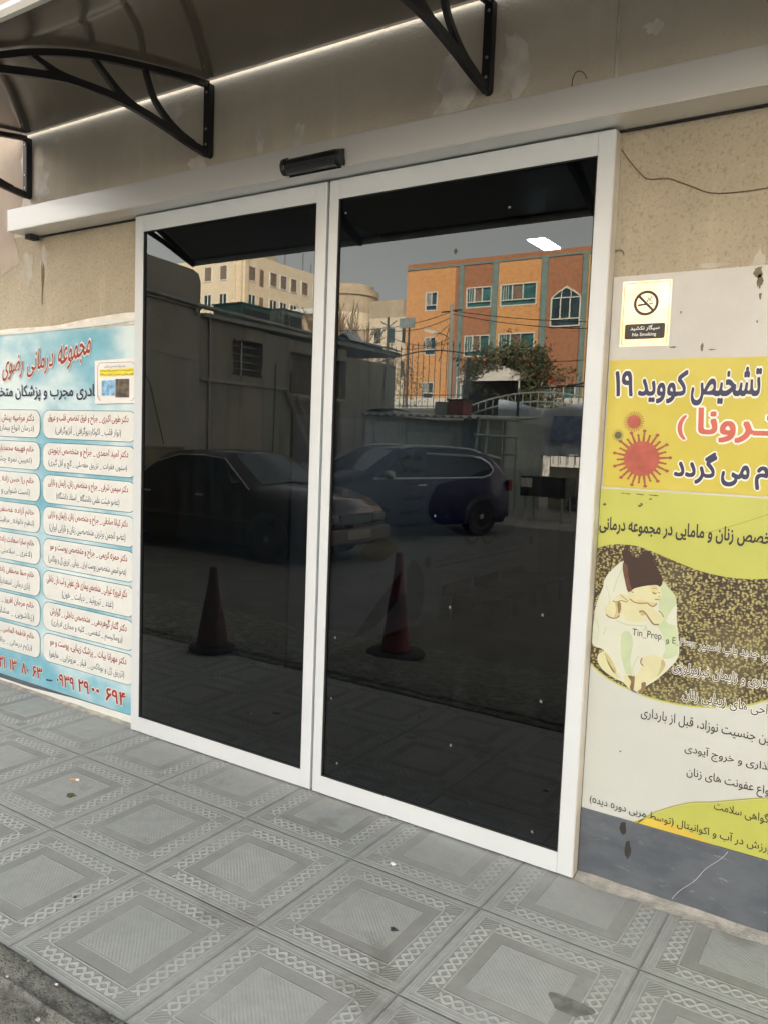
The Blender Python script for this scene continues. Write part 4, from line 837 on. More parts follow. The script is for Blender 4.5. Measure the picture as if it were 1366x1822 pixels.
# ---- traffic cones
def cone(x, v, h, mat, label):
    t = thing('traffic_cone', label, 'traffic cone', (x, V(v), GZ(v)), group='traffic cones on the pavement edge')
    def lb(m_, n, k): return lbuild(m_, n, M[k], t, smooth=True)
    kb = 1.35 if h > .7 else 1.0
    lb(MB().lathe([(.155*kb,.0),(.158*kb,.018),(.15*kb,.026),(.115,.03)], seg=28), 'base', 'rubber')
    s = h/.68
    lb(MB().lathe([(.112,.03),(.105,.05),(.096,.12),(.040,.50*s),(.030,.62*s),(.026,.66*s),(.018,.668*s)], seg=28), 'cone_body', mat)
    lb(MB().lathe([(.0745,.27*s),(.0760,.272*s),(.058,.395*s),(.0565,.393*s)], seg=28), 'band', 'cone_dark')
    return t
def GZ(v): return -.055 if v > 1.86 else .012
cone(-.78, 1.33, .58, 'cone_dark', 'small maroon traffic cone on the kerb, reflected in the left door leaf')
cone(.13, 2.25, .76, 'cone', 'taller dark red traffic cone with a wide base, reflected in the right door leaf')

# ---- cars
def lerp(pts, x):
    for a, b in zip(pts[:-1], pts[1:]):
        if a[0] <= x <= b[0]: return a[1]+(b[1]-a[1])*(x-a[0])/(b[0]-a[0])
    return pts[0][1] if x < pts[0][0] else pts[-1][1]
def car(name, label, loc, rz, L_, Wd, roofline, belt, gh, paint, wx, wr, sill=.20):
    """roofline: (x,z) along the car, nose at +x; Wd: half width; gh: half width at roof; local frame, ground at z=0"""
    t = thing(name, label, 'car', loc, rz)
    ztop = max(p[1] for p in roofline)
    def hw(x, z):
        e = 1-.16*max(0, abs(x)/(L_/2)-.72)**1.3/.28**1.3
        w_ = Wd*e*(1-.10*max(0, (.45-z)/.45)**2)
        if z > belt: w_ *= 1-(1-gh/Wd)*min(1, (z-belt)/(ztop-belt))**1.0
        elif z > belt-.18: w_ *= 1-.012*((z-belt+.18)/.18)
        return w_
    xs = sorted(set([round(-L_/2+L_*i/46, 4) for i in range(47)]+[p[0] for p in roofline]))
    lv = 12; vs = []; fs = []
    for x in xs:
        zt = lerp(roofline, x); zb = sill+(.10 if abs(x) > L_/2-.12 else 0)
        zs = [zb+(zt-zb)*(k/lv) for k in range(lv+1)]
        ring_ = [(x, -hw(x, z)*(1 if k < lv else .93), z-(0 if k < lv else -.012)) for k, z in enumerate(zs)]+[(x, 0, zt+.03)]+[(x, hw(x, z)*(1 if k < lv else .93), z-(0 if k < lv else -.012)) for k, z in reversed(list(enumerate(zs)))]
        vs += ring_
    n = 2*(lv+1)+1
    for i in range(len(xs)-1):
        for k in range(n-1): fs.append((i*n+k, (i+1)*n+k, (i+1)*n+k+1, i*n+k+1))
        fs.append((i*n+n-1, (i+1)*n+n-1, (i+1)*n, i*n))
    fs += [tuple(range(n)), tuple(range((len(xs)-1)*n, len(xs)*n))[::-1]]
    lbuild(MB().add(vs, fs), 'body', M[paint], t, smooth=True)
    def onside(pts, off, nm, mat, both=True):
        for sgn in ((1, -1) if both else (1,)):
            tri = tessellate_polygon([[Vector((p[0], p[1], 0)) for p in pts]])
            f2 = [tuple(a) for a in tri]
            lbuild(MB().add([(p[0], sgn*(hw(p[0], p[1])+off), p[1]) for p in pts], f2), nm, M[mat], t)
    def bar(pts, off, w_, nm, mat):
        for sgn in (1, -1): lbuild(MB().tube([(p[0], sgn*(hw(p[0], p[1])+off), p[1]) for p in pts], w_, 6), nm, M[mat], t)
    def across(xa, xb, nm, mat, inset=.06, off=.012):
        n2 = 6; v2 = []; 
        for i in range(n2+1):
            x = xa+(xb-xa)*i/n2; z = lerp(roofline, x)
            for k in range(-4, 5): v2.append((x, k/4*(hw(x, z)*.93-inset), z+off+.03*(1-abs(k)/4)))
        lbuild(MB().add(v2, [(i*9+k, (i+1)*9+k, (i+1)*9+k+1, i*9+k+1) for i in range(n2) for k in range(8)]), nm, M[mat], t, smooth=True)
    for x in wx:
        for sgn in (1, -1):
            wmb = MB().lathe([(wr*.62,-.10),(wr*.96,-.10),(wr,-.07),(wr,.07),(wr*.96,.10),(wr*.62,.10)], seg=30, ax='y')
            wo = lbuild(wmb, 'wheel', M['tyre'], t, smooth=False, loc=(x, sgn*(Wd-.10), wr))
            rm = MB().lathe([(wr*.64,.085),(wr*.62,.103),(wr*.56,.09)], seg=30, ax='y')
            rm.lathe([(wr*.14,.06),(wr*.14,.100),(wr*.05,.104)], seg=14, ax='y')
            for k in range(7):
                a = 2*math.pi*k/7; c_, s_ = math.cos(a), math.sin(a); w2 = .028
                rm.add([(c_*wr*.1-s_*w2, .094, s_*wr*.1+c_*w2), (c_*wr*.1+s_*w2, .094, s_*wr*.1-c_*w2), (c_*wr*.6+s_*w2*.7, .098, s_*wr*.6-c_*w2*.7), (c_*wr*.6-s_*w2*.7, .098, s_*wr*.6+c_*w2*.7)], [(0,1,2,3)])
            if sgn < 0: rm.v = [(p[0], -p[1], p[2]) for p in rm.v]
            lbuild(rm, 'rim', M['alloy'], wo)
            ar = [(x+wr*1.14*math.cos(a), wr+wr*1.14*math.sin(a)) for a in [math.pi*k/18 for k in range(19)]]; ar = [(x+wr*1.14, sill+.0)]+ar+[(x-wr*1.14, sill+.0)]
            if sgn > 0: onside(ar, .004, 'wheel_arch', 'darktin')
    return t, hw, onside, bar, across
# dark sedan, nose towards +x
rl = [(-2.15,.62),(-2.12,.80),(-1.98,.90),(-1.35,.945),(-.72,1.34),(-.45,1.385),(.1,1.40),(.42,1.37),(1.12,.955),(1.45,.91),(1.95,.80),(2.10,.70),(2.15,.58)]
sd_, hw, onside, bar, across = car('parked_car', 'dark saloon car parked beside the old plastered wall, reflected in the left leaf', (-5.0, V(5.95), -.13), 0, 4.3, .84, rl, .91, .62, 'paint1', (1.36, -1.32), .31)
onside([(.98,.94),(.42,1.29),(.02,1.325),(.0,.945)], .006, 'window', 'carglass'); onside([(-.06,.945),(-.05,1.325),(-.44,1.315),(-.78,1.22),(-.86,.95)], .006, 'window', 'carglass'); onside([(-.92,.95),(-.86,1.17),(-1.18,.965)], .006, 'window', 'carglass')
across(.47, 1.08, 'windscreen', 'screen'); across(-1.30, -.76, 'rear_window', 'carglass')
bar([(-2.0,.50),(-1,.52),(0,.52),(1,.52),(2.0,.50)], .004, .022, 'rubbing_strip', 'trimred'); bar([(1.05,.93),(.45,1.31),(0,1.345),(-.45,1.335),(-.85,1.22),(-1.2,.97)], .004, .008, 'window_trim', 'chrome')
lbuild(MB().box(2.06,2.22,-.74,.74,.28,.48), 'bumper', M['trimred'], sd_, bevel=.03); lbuild(MB().box(2.13,2.165,-.34,.34,.53,.66), 'grille', M['darktin'], sd_, bevel=.01)
lbuild(MB().box(2.222,2.228,-.26,.26,.34,.45), 'number_plate', M['plate'], sd_)
for s_ in (1, -1): lbuild(MB().box(2.04,2.155,s_*.40,s_*.72,.54,.66), 'headlight', M['lampglass'], sd_, bevel=.02); lbuild(MB().prism([(.70,.93),(.84,.93),(.86,1.02),(.74,1.05)], 'y', s_*.84, s_*.99), 'side_mirror', M['paint1'], sd_, bevel=.02)
for s_ in (1, -1): lbuild(MB().box(-2.165,-2.10,s_*.45,s_*.78,.62,.78), 'tail_light', M['redlens'], sd_, bevel=.01); lbuild(MB().box(.10,.24,s_*.842,s_*.86,.80,.825), 'door_handle', M['chrome'], sd_); lbuild(MB().box(-.95,-.81,s_*.842,s_*.86,.80,.825), 'door_handle', M['chrome'], sd_)
# blue SUV, nose towards the clinic
ang = .40
ru = [(-2.05,.75),(-2.02,1.02),(-1.90,1.19),(-1.62,1.42),(-1.2,1.49),(-.6,1.525),(0,1.525),(.40,1.49),(1.15,1.08),(1.40,1.02),(1.9,.90),(2.03,.78),(2.05,.55)]
tail = Vector((math.sin(ang), math.cos(ang)))               # in v-space
rw = Vector((-3.18, 10.35)); inn = Vector((-math.cos(ang), math.sin(ang)))
cen = rw-tail*1.28+inn*.88
su, hw, onside, bar, across = car('parked_suv', 'dark blue sports utility car with chrome window line and roof rails', (cen.x, V(cen.y), -.13), math.atan2(tail.y, -tail.x), 4.1, .89, ru, 1.00, .66, 'paint2', (1.32, -1.28), .345, .22)
onside([(1.02,1.04),(.36,1.40),(-.10,1.425),(-.12,1.04)], .006, 'window', 'carglass'); onside([(-.18,1.04),(-.16,1.425),(-1.15,1.40),(-1.45,1.29),(-1.52,1.16),(-1.32,1.06)], .006, 'window', 'carglass')
across(.46, 1.10, 'windscreen', 'screen'); across(-1.86, -1.66, 'rear_window', 'carglass', .12)
bar([(1.06,1.015),(.4,1.02),(-.5,1.03),(-1.25,1.045),(-1.45,1.09),(-1.57,1.18),(-1.50,1.30),(-1.34,1.39),(-1.15,1.415)], .010, .019, 'window_trim', 'chrome'); bar([(-.12,1.442),(-.6,1.437),(-1.1,1.420),(-1.2,1.408)], .008, .022, 'roof_trim', 'silver')
for s_ in (1, -1):
    lbuild(MB().tube([(.35,s_*.60,1.50),(.25,s_*.60,1.545),(0,s_*.60,1.57),(-.6,s_*.60,1.57),(-1.2,s_*.60,1.54),(-1.45,s_*.60,1.47)], .02, 8), 'roof_rail', M['silver'], su, smooth=True)
    lbuild(MB().lathe([(.02,-.10),(.08,-.085),(.105,0),(.10,.07),(.04,.11)], seg=16), 'side_mirror', M['silver'], su, smooth=True, loc=(.84, s_*1.02, 1.08)).scale = (.75,1.0,.7)
    lbuild(MB().box(1.80,2.00,s_*.52,s_*.80,.72,.84), 'headlight', M['lampglass'], su, bevel=.03); lbuild(MB().box(-2.055,-1.95,s_*.5,s_*.82,.80,1.0), 'tail_light', M['redlens'], su, bevel=.02)
    lbuild(MB().box(.0,.16,s_*.882,s_*.91,.90,.925), 'door_handle', M['chrome'], su)
lbuild(MB().prism([(-1.60,1.465),(-1.95,1.41),(-1.93,1.385),(-1.62,1.44)], 'y', -.58, .58), 'spoiler', M['silver'], su, bevel=.008)
lbuild(MB().box(2.03,2.07,-.45,.45,.55,.72), 'grille', M['darktin'], su, bevel=.01); lbuild(MB().box(2.071,2.077,-.26,.26,.40,.51), 'number_plate', M['plate'], su)

# ---- tall concrete wall and old plastered building on the left (its face is x = -9)
tw = thing('boundary_wall', 'tall grey green concrete wall stepping down beside the old plastered building', 'wall', (-9.2, V(5), -.13))
pr = [(V(-1.5),-.13),(V(-1.5),4.9),(V(7.6),4.82),(V(8.85),4.76),(V(9.0),4.70),(V(9.06),4.55),(V(9.06),-.13)]
MB().prism(pr, 'x', -9.35, -9.0).build('wall', M['concrete'], tw)
MB().prism([(V(7.0),4.18),(V(7.6),4.13),(V(9.05),4.07),(V(9.05),3.99),(V(7.6),4.05),(V(7.0),4.10)], 'x', -9.0, -8.94).build('ledge', M['render'], tw)
oh = thing('old_plastered_house', 'low crumbling plastered house with broken brick openings opposite the clinic', 'house', (-11, V(12.6), -.13))
wl = MB()
def hx(v0, v1, z0, z1, x0=-9.3, x1=-9.0): wl.box(x0, x1, V(v0), V(v1), z0, z1)
hx(9.065, 10.0, -.13, 3.86); hx(10.0, 10.95, -.13, 2.80); hx(10.0, 10.95, 3.56, 3.83); hx(10.95, 11.9, -.13, 3.80); hx(11.9, 14.1, -.13, 2.55); hx(11.9, 14.1, 3.50, 3.78); hx(14.1, 16.4, -.13, 3.62)
wl.build('wall', M['render'], oh)
# ragged plaster round the openings
rg = MB()
def ragged(v0, v1, z0, z1, amp, seed):
    out = []; per = [(v0+(v1-v0)*i/10, z0) for i in range(10)]+[(v1, z0+(z1-z0)*i/7) for i in range(7)]+[(v1-(v1-v0)*i/10, z1) for i in range(10)]+[(v0, z1-(z1-z0)*i/7) for i in range(7)]
    cv_, cz = (v0+v1)/2, (z0+z1)/2
    for i, (a, b) in enumerate(per):
        k = 1-amp*(.5+noise.noise((a*4, b*4, seed))); out.append((cv_+(a-cv_)*k, cz+(b-cz)*k))
    big = per
    for i in range(len(per)):
        j = (i+1) % len(per)
        pts = [(-8.985, V(big[i][0]), big[i][1]), (-8.985, V(big[j][0]), big[j][1]), (-8.985, V(out[j][0]), out[j][1]), (-8.985, V(out[i][0]), out[i][1])]
        rg.add(pts, [(0,1,2,3)])
ragged(9.95, 11.0, 2.74, 3.62, .22, 1); ragged(11.85, 14.15, 2.5, 3.56, .16, 5); rg.build('broken_plaster', M['render'], oh)
MB().box(-9.42, -9.32, V(9.9), V(11.1), 2.7, 3.7).build('brick_infill', M['oldbrick'], oh); MB().box(-9.30, -9.2, V(11.7), V(14.3), 2.4, 3.75).build('brick_infill', M['oldbrick'], oh); MB().prism([(V(11.95),.75),(V(12.0),2.4),(V(13.9),2.45),(V(14.0),1.2),(V(13.2),.8),(V(12.5),.95)], 'x', -9.0, -8.992).build('bare_brick', M['oldbrick'], oh)
MB().box(-9.35,-9.0,V(11.95),V(12.4),2.56,3.3).build('brick_pier', M['oldbrick'], oh)
for k in range(4): MB().box(-9.16, -9.12, V(9.98), V(10.96), 2.95+.16*k, 2.97+.16*k).build('window_bar', M['render'], oh)
for v_ in (10.35,): MB().box(-9.12, -9.09, V(v_), V(v_+.05), 2.81, 3.55).build('window_bar', M['pipe'], oh)
for k in range(4): MB().box(-9.12, -9.08, V(14.15), V(15.1), 2.95+.13*k, 2.97+.13*k).build('window_bar', M['pipe'], oh)
MB().box(-8.995, -8.94, V(9.07), V(11.75), 2.60, 2.665).build('sill', M['concrete'], oh); MB().box(-8.995, -8.96, V(12.0), V(14.1), 2.48, 2.53).build('sill', M['pipe'], oh)
MB().box(-14, -9.3, V(16.4), V(16.1), -.13, 3.6).build('end_wall', M['render'], oh); MB().box(-14, -8.86, V(9.07), V(16.5), 3.865, 3.94).build('roof', M['concrete'], oh)
MB().box(-9.0, -8.99, V(11.0), V(11.35), -.1, 3.75).build('pale_patch', M['concrete'], oh); MB().box(-9.0, -8.985, V(15.9), V(16.4), -.1, 3.55).build('corner_pier', M['concrete'], oh)
pp = MB().tube([(-8.93, V(7.5), 4.14), (-8.93, V(9.2), 4.06), (-8.9, V(11.0), 4.03), (-8.9, V(12.8), 3.97), (-8.88, V(16.4), 3.93)], .045, 10)
for v_ in (8.9, 10.6, 12.2, 14.2): pp.tube([(-8.92, V(v_), 3.86), (-8.92, V(v_), 4.03)], .025, 6)
tag(pp.build('pipe', M['pipe'], smooth=True), 'long grey pipe running along the top of the old plastered house', 'pipe')
tag(MB().tube([(-8.96, V(9.3), 3.98), (-8.97, V(9.32), 2.0), (-8.97, V(9.3), .2)], .022, 6).build('drain_pipe', M['pipe']), 'thin pale drain pipe down the plastered wall beside the concrete wall', 'pipe')
tag(MB().tube([(-8.95, V(15.9), 3.85), (-8.95, V(15.85), 2.65)], .03, 6).build('drain_pipe', M['pipe']), 'short pale drain pipe near the far corner of the old house', 'pipe')
tag(MB().tube([(-8.97, V(7.77), 3.08), (-8.97, V(8.3), 3.03), (-8.97, V(8.92), 2.99)], .010, 5).build('cable', M['pipe']), 'pale cable fixed across the grey concrete wall', 'cable')
tag(MB().tube([(-8.95, V(7.4), 2.95), (-8.93, V(7.75), 2.4), (-8.9, V(8.07), 1.29)], .010, 5).build('cable', M['wire']), 'black cable hanging down the grey concrete wall', 'cable')
cr_ = thing('wooden_crate', 'brown plywood crate against the concrete wall behind the dark saloon', 'crate', (-8.6, V(7.6), -.13))
MB().box(-8.92, -8.35, V(6.9), V(8.1), -.13, 1.22).build('crate_box', M['wood'], cr_, bevel=.01); MB().box(-8.95, -8.33, V(6.88), V(8.12), 1.222, 1.25).build('lid', M['wood'], cr_)
for i, (a, b, r_, lab, mt) in enumerate((((-8.93,11.72,2.60),(-8.5,12.75,.2),.055,'long weathered plank leaning against the old house under the second opening','wood'), ((-8.95,12.9,2.4),(-8.3,13.3,-.1),.03,'thin pole leaning against the brick opening of the old house','pipe'), ((-8.95,11.35,3.15),(-8.75,11.05,-.1),.014,'thin dark rod leaning upright against the plastered wall','iron'), ((-8.93,12.1,2.5),(-8.5,13.0,.3),.04,'pale plank leaning furthest along the old house wall','wood'))):
    tag(MB().tube([(a[0], V(a[1]), a[2]), (b[0], V(b[1]), b[2])], r_, 6).build('leaning_pole' if mt != 'wood' else 'plank', M[mt]), lab, 'pole' if mt != 'wood' else 'plank')
def cooler(v0, z0, w_, h_, mat, label):
    t = thing('evaporative_cooler', label, 'air cooler', (-9.6, V(v0), z0), group='coolers on the old house roof')
    b_ = MB().box(-10.0, -9.15, V(v0), V(v0+w_), z0, z0+h_); b_.build('casing', M[mat], t, bevel=.02)
    MB().box(-9.149, -9.13, V(v0+.06), V(v0+w_-.06), z0+.08, z0+h_-.1).build('louvre', M['darktin'], t); MB().box(-10.03, -9.12, V(v0-.02), V(v0+w_+.02), z0+h_, z0+h_+.03).build('lid', M['cooler'], t)
cooler(10.4, 3.945, .95, .42, 'cooler', 'teal evaporative cooler with a dark louvre on the old house roof'); cooler(11.75, 3.945, .75, .50, 'coolerpale', 'pale evaporative cooler further along the old house roof')
wh = MB(); c_ = (-8.95, 11.55, 4.16)
wh.tube([(c_[0], V(c_[1]+.24*math.cos(a)), c_[2]+.24*math.sin(a)) for a in [2*math.pi*k/24 for k in range(25)]], .014, 6, False)
for k in range(3): a = math.pi*k/3; wh.tube([(c_[0], V(c_[1]+.24*math.cos(a)), c_[2]+.24*math.sin(a)), (c_[0], V(c_[1]-.24*math.cos(a)), c_[2]-.24*math.sin(a))], .010, 5)
tag(wh.build('spoked_hoop', M['pipe']), 'old spoked wheel propped in front of the pale cooler', 'hoop')
def heap(name, x0, x1, v0, v1, z0, z1, mat, label, cat, seed):
    q = MB(); n1, n2 = 14, 6
    for j in range(n2+1):
        for i in range(n1+1):
            a, b = i/n1, j/n2; q.v.append((x0+(x1-x0)*b, V(v0+(v1-v0)*a), z0+(z1-z0)*(math.sin(math.pi*min(1, max(0, b)))*.8+.2)*(.55+.6*abs(noise.noise((a*5, b*3, seed))))))
    q.f = [(j*(n1+1)+i, j*(n1+1)+i+1, (j+1)*(n1+1)+i+1, (j+1)*(n1+1)+i) for j in range(n2) for i in range(n1)]
    tag(q.build(name, M[mat]), label, cat)
heap('roof_sheeting', -10.2, -8.75, 13.6, 16.6, 3.94, 4.28, 'bluetin', 'crumpled blue grey sheeting heaped on the end of the old house roof', 'sheeting', 3)
heap('plastic_bag', -9.2, -8.75, 13.9, 14.5, 3.96, 4.35, 'paper', 'white plastic bag lying on the sheeting of the old house roof', 'bag', 8)

# ---- low sheds at v = 15
sh = thing('low_shed', 'low grey metal shed with wide doors and corrugated roof edge', 'shed', (-7.5, V(16), -.13))
vb(-8.98, -7.86, 15.0, 17.5, -.13, 2.16).build('wall', M['greytin'], sh)
vb(-7.86, -5.0, 15.25, 17.5, -.13, 2.10).build('wall', M['irongrey'], sh)
for xa, xb in ((-8.95,-8.66),(-8.62,-7.90)): vb(xa, xb, 14.95, 14.998, .0, 2.02).build('door', M['greytin'], sh, bevel=.01)
vb(-7.75, -6.45, 15.19, 15.248, .0, 1.78).build('door', M['coolerpale'], sh); vb(-6.4, -6.22, 15.1, 15.248, -.1, 2.1).build('post', M['irongrey'], sh); vb(-6.15, -5.6, 15.19, 15.248, .0, 1.9).build('door', M['bluetin'], sh)
cg_ = MB(); n1 = 90
for j in range(2):
    for r_ in range(3):
        for i in range(n1+1):
            x = -8.97+3.95*i/n1; cg_.v.append((x, V(14.8+1.35*r_), 2.22+.06*r_+.035*math.sin(i*1.15)+j*.012-.02*(x+8.97)))
m1 = n1+1
for r_ in range(2):
    for i in range(n1): a = r_*m1+i; cg_.f += [(a, a+1, a+m1+1, a+m1), (a+3*m1, a+m1+3*m1, a+m1+1+3*m1, a+1+3*m1)]
for i in range(n1): cg_.f.append((i, i+3*m1, i+1+3*m1, i+1))
cg_.build('corrugated_roof', M['greytin'], sh)
heap('roof_rubble', -8.9, -7.9, 14.9, 15.6, 2.28, 2.42, 'oldbrick', 'ragged brown rubble and sacking along the edge of the shed roof', 'rubble', 12)
rt_ = thing('roof_tank', 'rusty red square tank standing on the shed roof', 'tank', (-6.4, V(15.5), 2.25))
vb(-6.62, -6.18, 15.2, 15.7, 2.25, 2.60).build('tank_body', M['redtin'], rt_, bevel=.02); vb(-6.65, -6.15, 15.17, 15.73, 2.60, 2.63).build('lid', M['darktin'], rt_)
tag(vb(-7.0, -6.66, 15.2, 15.6, 2.25, 2.56).build('concrete_block', M['concrete'], bevel=.02), 'grey concrete block next to the red tank on the shed roof', 'block')
fr_ = thing('timber_frame', 'pale timber scaffold frame standing in front of the shed', 'frame', (-5.2, V(14.4), -.13))
for a, b in (((-5.30,2.15),(-5.62,-.1)),((-5.10,2.1),(-5.22,.5)),((-4.60,2.12),(-4.72,-.1)),((-4.34,1.75),(-4.36,-.1))): MB().tube([(a[0], V(14.4), a[1]), (b[0], V(14.5), b[1])], .042, 4).build('post', M['coolerpale'], fr_)
for z, xa_ in ((2.12, -5.32), (1.74, -5.42), (1.33, -4.7)): MB().tube([(xa_, V(14.38), z), (-4.30, V(14.38), z-.03)], .03, 4).build('rail', M['coolerpale'], fr_)
vb(-5.5, -4.95, 14.9, 14.95, .0, 2.1).build('panel', M['irongrey'], fr_)
# ---- black stall box on legs with a paper on it
tb = thing('display_table', 'black folding display box on thin legs with a pale sheet on its side', 'table', (-3.5, V(14), -.13))
vb(-4.0, -2.95, 13.9, 14.5, .42, .86).build('box', M['darktin'], tb, bevel=.01); vb(-3.98, -3.72, 13.885, 13.899, .62, .82).build('paper', M['paper'], tb)
for x in (-3.9, -3.05):
    for v_ in (13.95, 14.45): MB().tube([(x, V(v_), .42), (x+.05, V(v_), -.13)], .02, 5).build('leg', M['irongrey'], tb)
rr = MB(); 
for k in range(40):
    rr.lathe([(.02,-.02),(.11+.06*random.random(),.03),(.05,.16+.1*random.random())], (-4.6+random.random()*2.8, V(17.0+random.random()*1.2), -.1+random.random()*.5), 6)
tag(rr.build('scrap_heap', M['darktin']), 'dark heap of scrap and sacks behind the black display box', 'scrap')
tag(vb(-4.9, -.6, 17.9, 18.1, -.13, 1.0).build('low_wall', M['render']), 'low grey wall under the tarpaulin behind the display box', 'wall')

# ---- spear-topped fence on its wall, arched gate with a tarpaulin
FV = 19.0
fe = thing('iron_fence', 'tall iron railing with spear tips on a masonry wall', 'fence', (-9.5, V(FV), -.13))
vb(-13, -8.1, FV-.1, FV+.15, -.13, 2.60).build('base_wall', M['creamwall'], fe)
bb = MB(); x = -12.9
while x < -8.1:
    zt = 4.12+.24*math.cos((x+9.3)*.95) if x > -11.2 else 4.0
    bb.tube([(x, V(FV), 2.6), (x, V(FV), zt+.16)], .011, 5); bb.tube([(x, V(FV), zt+.16), (x, V(FV), zt+.20), (x, V(FV), zt+.33)], [.012, .028, .002], 6); x += .205
bb.build('bars', M['iron'], fe)
MB().tube([(-12.9+.2*i, V(FV), (4.12+.24*math.cos((-12.9+.2*i+9.3)*.95) if -12.9+.2*i > -11.2 else 4.0)) for i in range(25)], .022, 6).build('rail', M['iron'], fe)
for z in (2.66, 3.0): MB().tube([(-12.9, V(FV), z), (-8.1, V(FV), z)], .014, 5).build('rail', M['iron'], fe)
vb(-8.10, -8.02, FV-.05, FV+.05, -.13, 4.1).build('post', M['iron'], fe)
gt = thing('arched_gate', 'wide iron gate with an arched double top rail hung with a tarpaulin', 'gate', (-5.8, V(FV), -.13))
def arch(x, k): t_ = (x+5.75)/2.25; return 3.07-.42*t_*t_-k
for k in (0, .26): MB().tube([(-7.98+.2*i, V(FV), max(2.3, arch(-7.98+.2*i, k))) for i in range(30)], .025, 6).build('arched_rail', M['irongrey'], gt)
bb = MB(); x = -7.9
while x < -2.1: bb.tube([(x, V(FV), .1), (x, V(FV), max(2.32, arch(x, 0)))], .012, 5); x += .235
bb.build('bars', M['irongrey'], gt)
for z in (.15, 1.3): MB().tube([(-7.98, V(FV), z), (-2.1, V(FV), z)], .02, 5).build('rail', M['irongrey'], gt)
f2 = thing('iron_fence', 'second iron railing with a rising curved top beyond the gate', 'fence', (-4.4, V(22), -.13))
bb = MB(); x = -6.4
while x < -.5:
    zt = 3.55+.10*(x+4.5)**2*.5+.12*(x+4.5)
    zt = min(zt, 5.2); bb.tube([(x, V(22), 1.0), (x, V(22), zt+.15)], .012, 5); bb.tube([(x, V(22), zt+.15), (x, V(22), zt+.2), (x, V(22), zt+.34)], [.012, .03, .002], 6); x += .25
bb.build('bars', M['iron'], f2); MB().tube([(-6.4+.25*i, V(22), min(5.2, 3.55+.05*(-6.4+.25*i+4.5)**2+.12*(-6.4+.25*i+4.5))) for i in range(24)], .03, 6).build('rail', M['iron'], f2)
tp = MB(); n1, n2 = 30, 14
for j in range(n2+1):
    for i in range(n1+1):
        a, b = i/n1, j/n2; zt = 2.86-.22*math.sin(a*math.pi*1.6)**2-.1*a; tp.v.append((-6.95+4.6*a, V(18.86+.05*math.sin(a*23)+.05*noise.noise((a*6, b*4, 1))), 1.30+.12*noise.noise((a*7, 0, 3))*(1-b)+(zt-1.30)*b))
tp.f = [(j*(n1+1)+i, j*(n1+1)+i+1, (j+1)*(n1+1)+i+1, (j+1)*(n1+1)+i) for j in range(n2) for i in range(n1)]
tag(tp.build('tarpaulin', M['tarp'], smooth=True), 'pale blue tarpaulin hung over the arched iron gate', 'tarpaulin')
q = MB().flat([(-5.3,1.7),(-4.3,1.6),(-4.2,2.4),(-5.2,2.4)], V(18.78), .01); tag(q.build('cloth_banner', M['bluetarp']), 'darker blue cloth pinned on the pale tarpaulin', 'cloth')
tag(MB().tube([(-6.1, V(18.3), -.13), (-6.08, V(18.3), 2.95)], .035, 8).build('post', M['iron']), 'dark upright post in front of the tarpaulin', 'post')
# yard wall beyond
tag(vb(-22, -6.5, 30, 30.3, -.13, 3.65).build('yard_wall', M['creamwall']), 'cream yard wall beyond the spear topped railing', 'wall')

# ---- tent and red awning
te = thing('garden_tent', 'cream peaked gazebo tent on white poles in the yard', 'tent', (-10.8, V(27), 1.4))
xa, xb, va, vb_ = -12.2, -9.45, 26.0, 28.6; ap = (-11.0, 27.3, 4.92)
cnr = [(xa, va), (xb, va), (xb, vb_), (xa, vb_)]
q = MB(); q.add([(x, V(v), 4.22) for x, v in cnr]+[(ap[0], V(ap[1]), ap[2])]+[(x, V(v), 4.05) for x, v in cnr], [(0,1,4),(1,2,4),(2,3,4),(3,0,4),(0,5,6,1),(1,6,7,2),(2,7,8,3),(3,8,5,0)]); q.build('roof', M['tent'], te)
for x, v in cnr: vb(x-.05 if x > -11 else x, x if x > -11 else x+.05, v, v+.05, 1.0, 4.1).build('pole', M['winwhite'], te)
vb(-13.2, -9.8, 28.5, 28.55, 1.2, 4.45).build('interior_shade', M['darktin'], te)  # dark sheet standing in for the shade inside the tent
aw = MB().add([(-11.6, V(29.5), 5.05), (-8.9, V(29.5), 4.55), (-8.9, V(28.8), 4.2), (-11.6, V(28.8), 4.5), (-11.6, V(29.5), 5.0), (-8.9, V(29.5), 4.5), (-8.9, V(28.8), 4.15), (-11.6, V(28.8), 4.45)], [(0,1,2,3),(7,6,5,4),(3,2,6,7),(1,5,6,2),(0,3,7,4)])
tag(aw.build('awning', M['tentred']), 'red awning sloping behind the cream gazebo tent', 'awning')

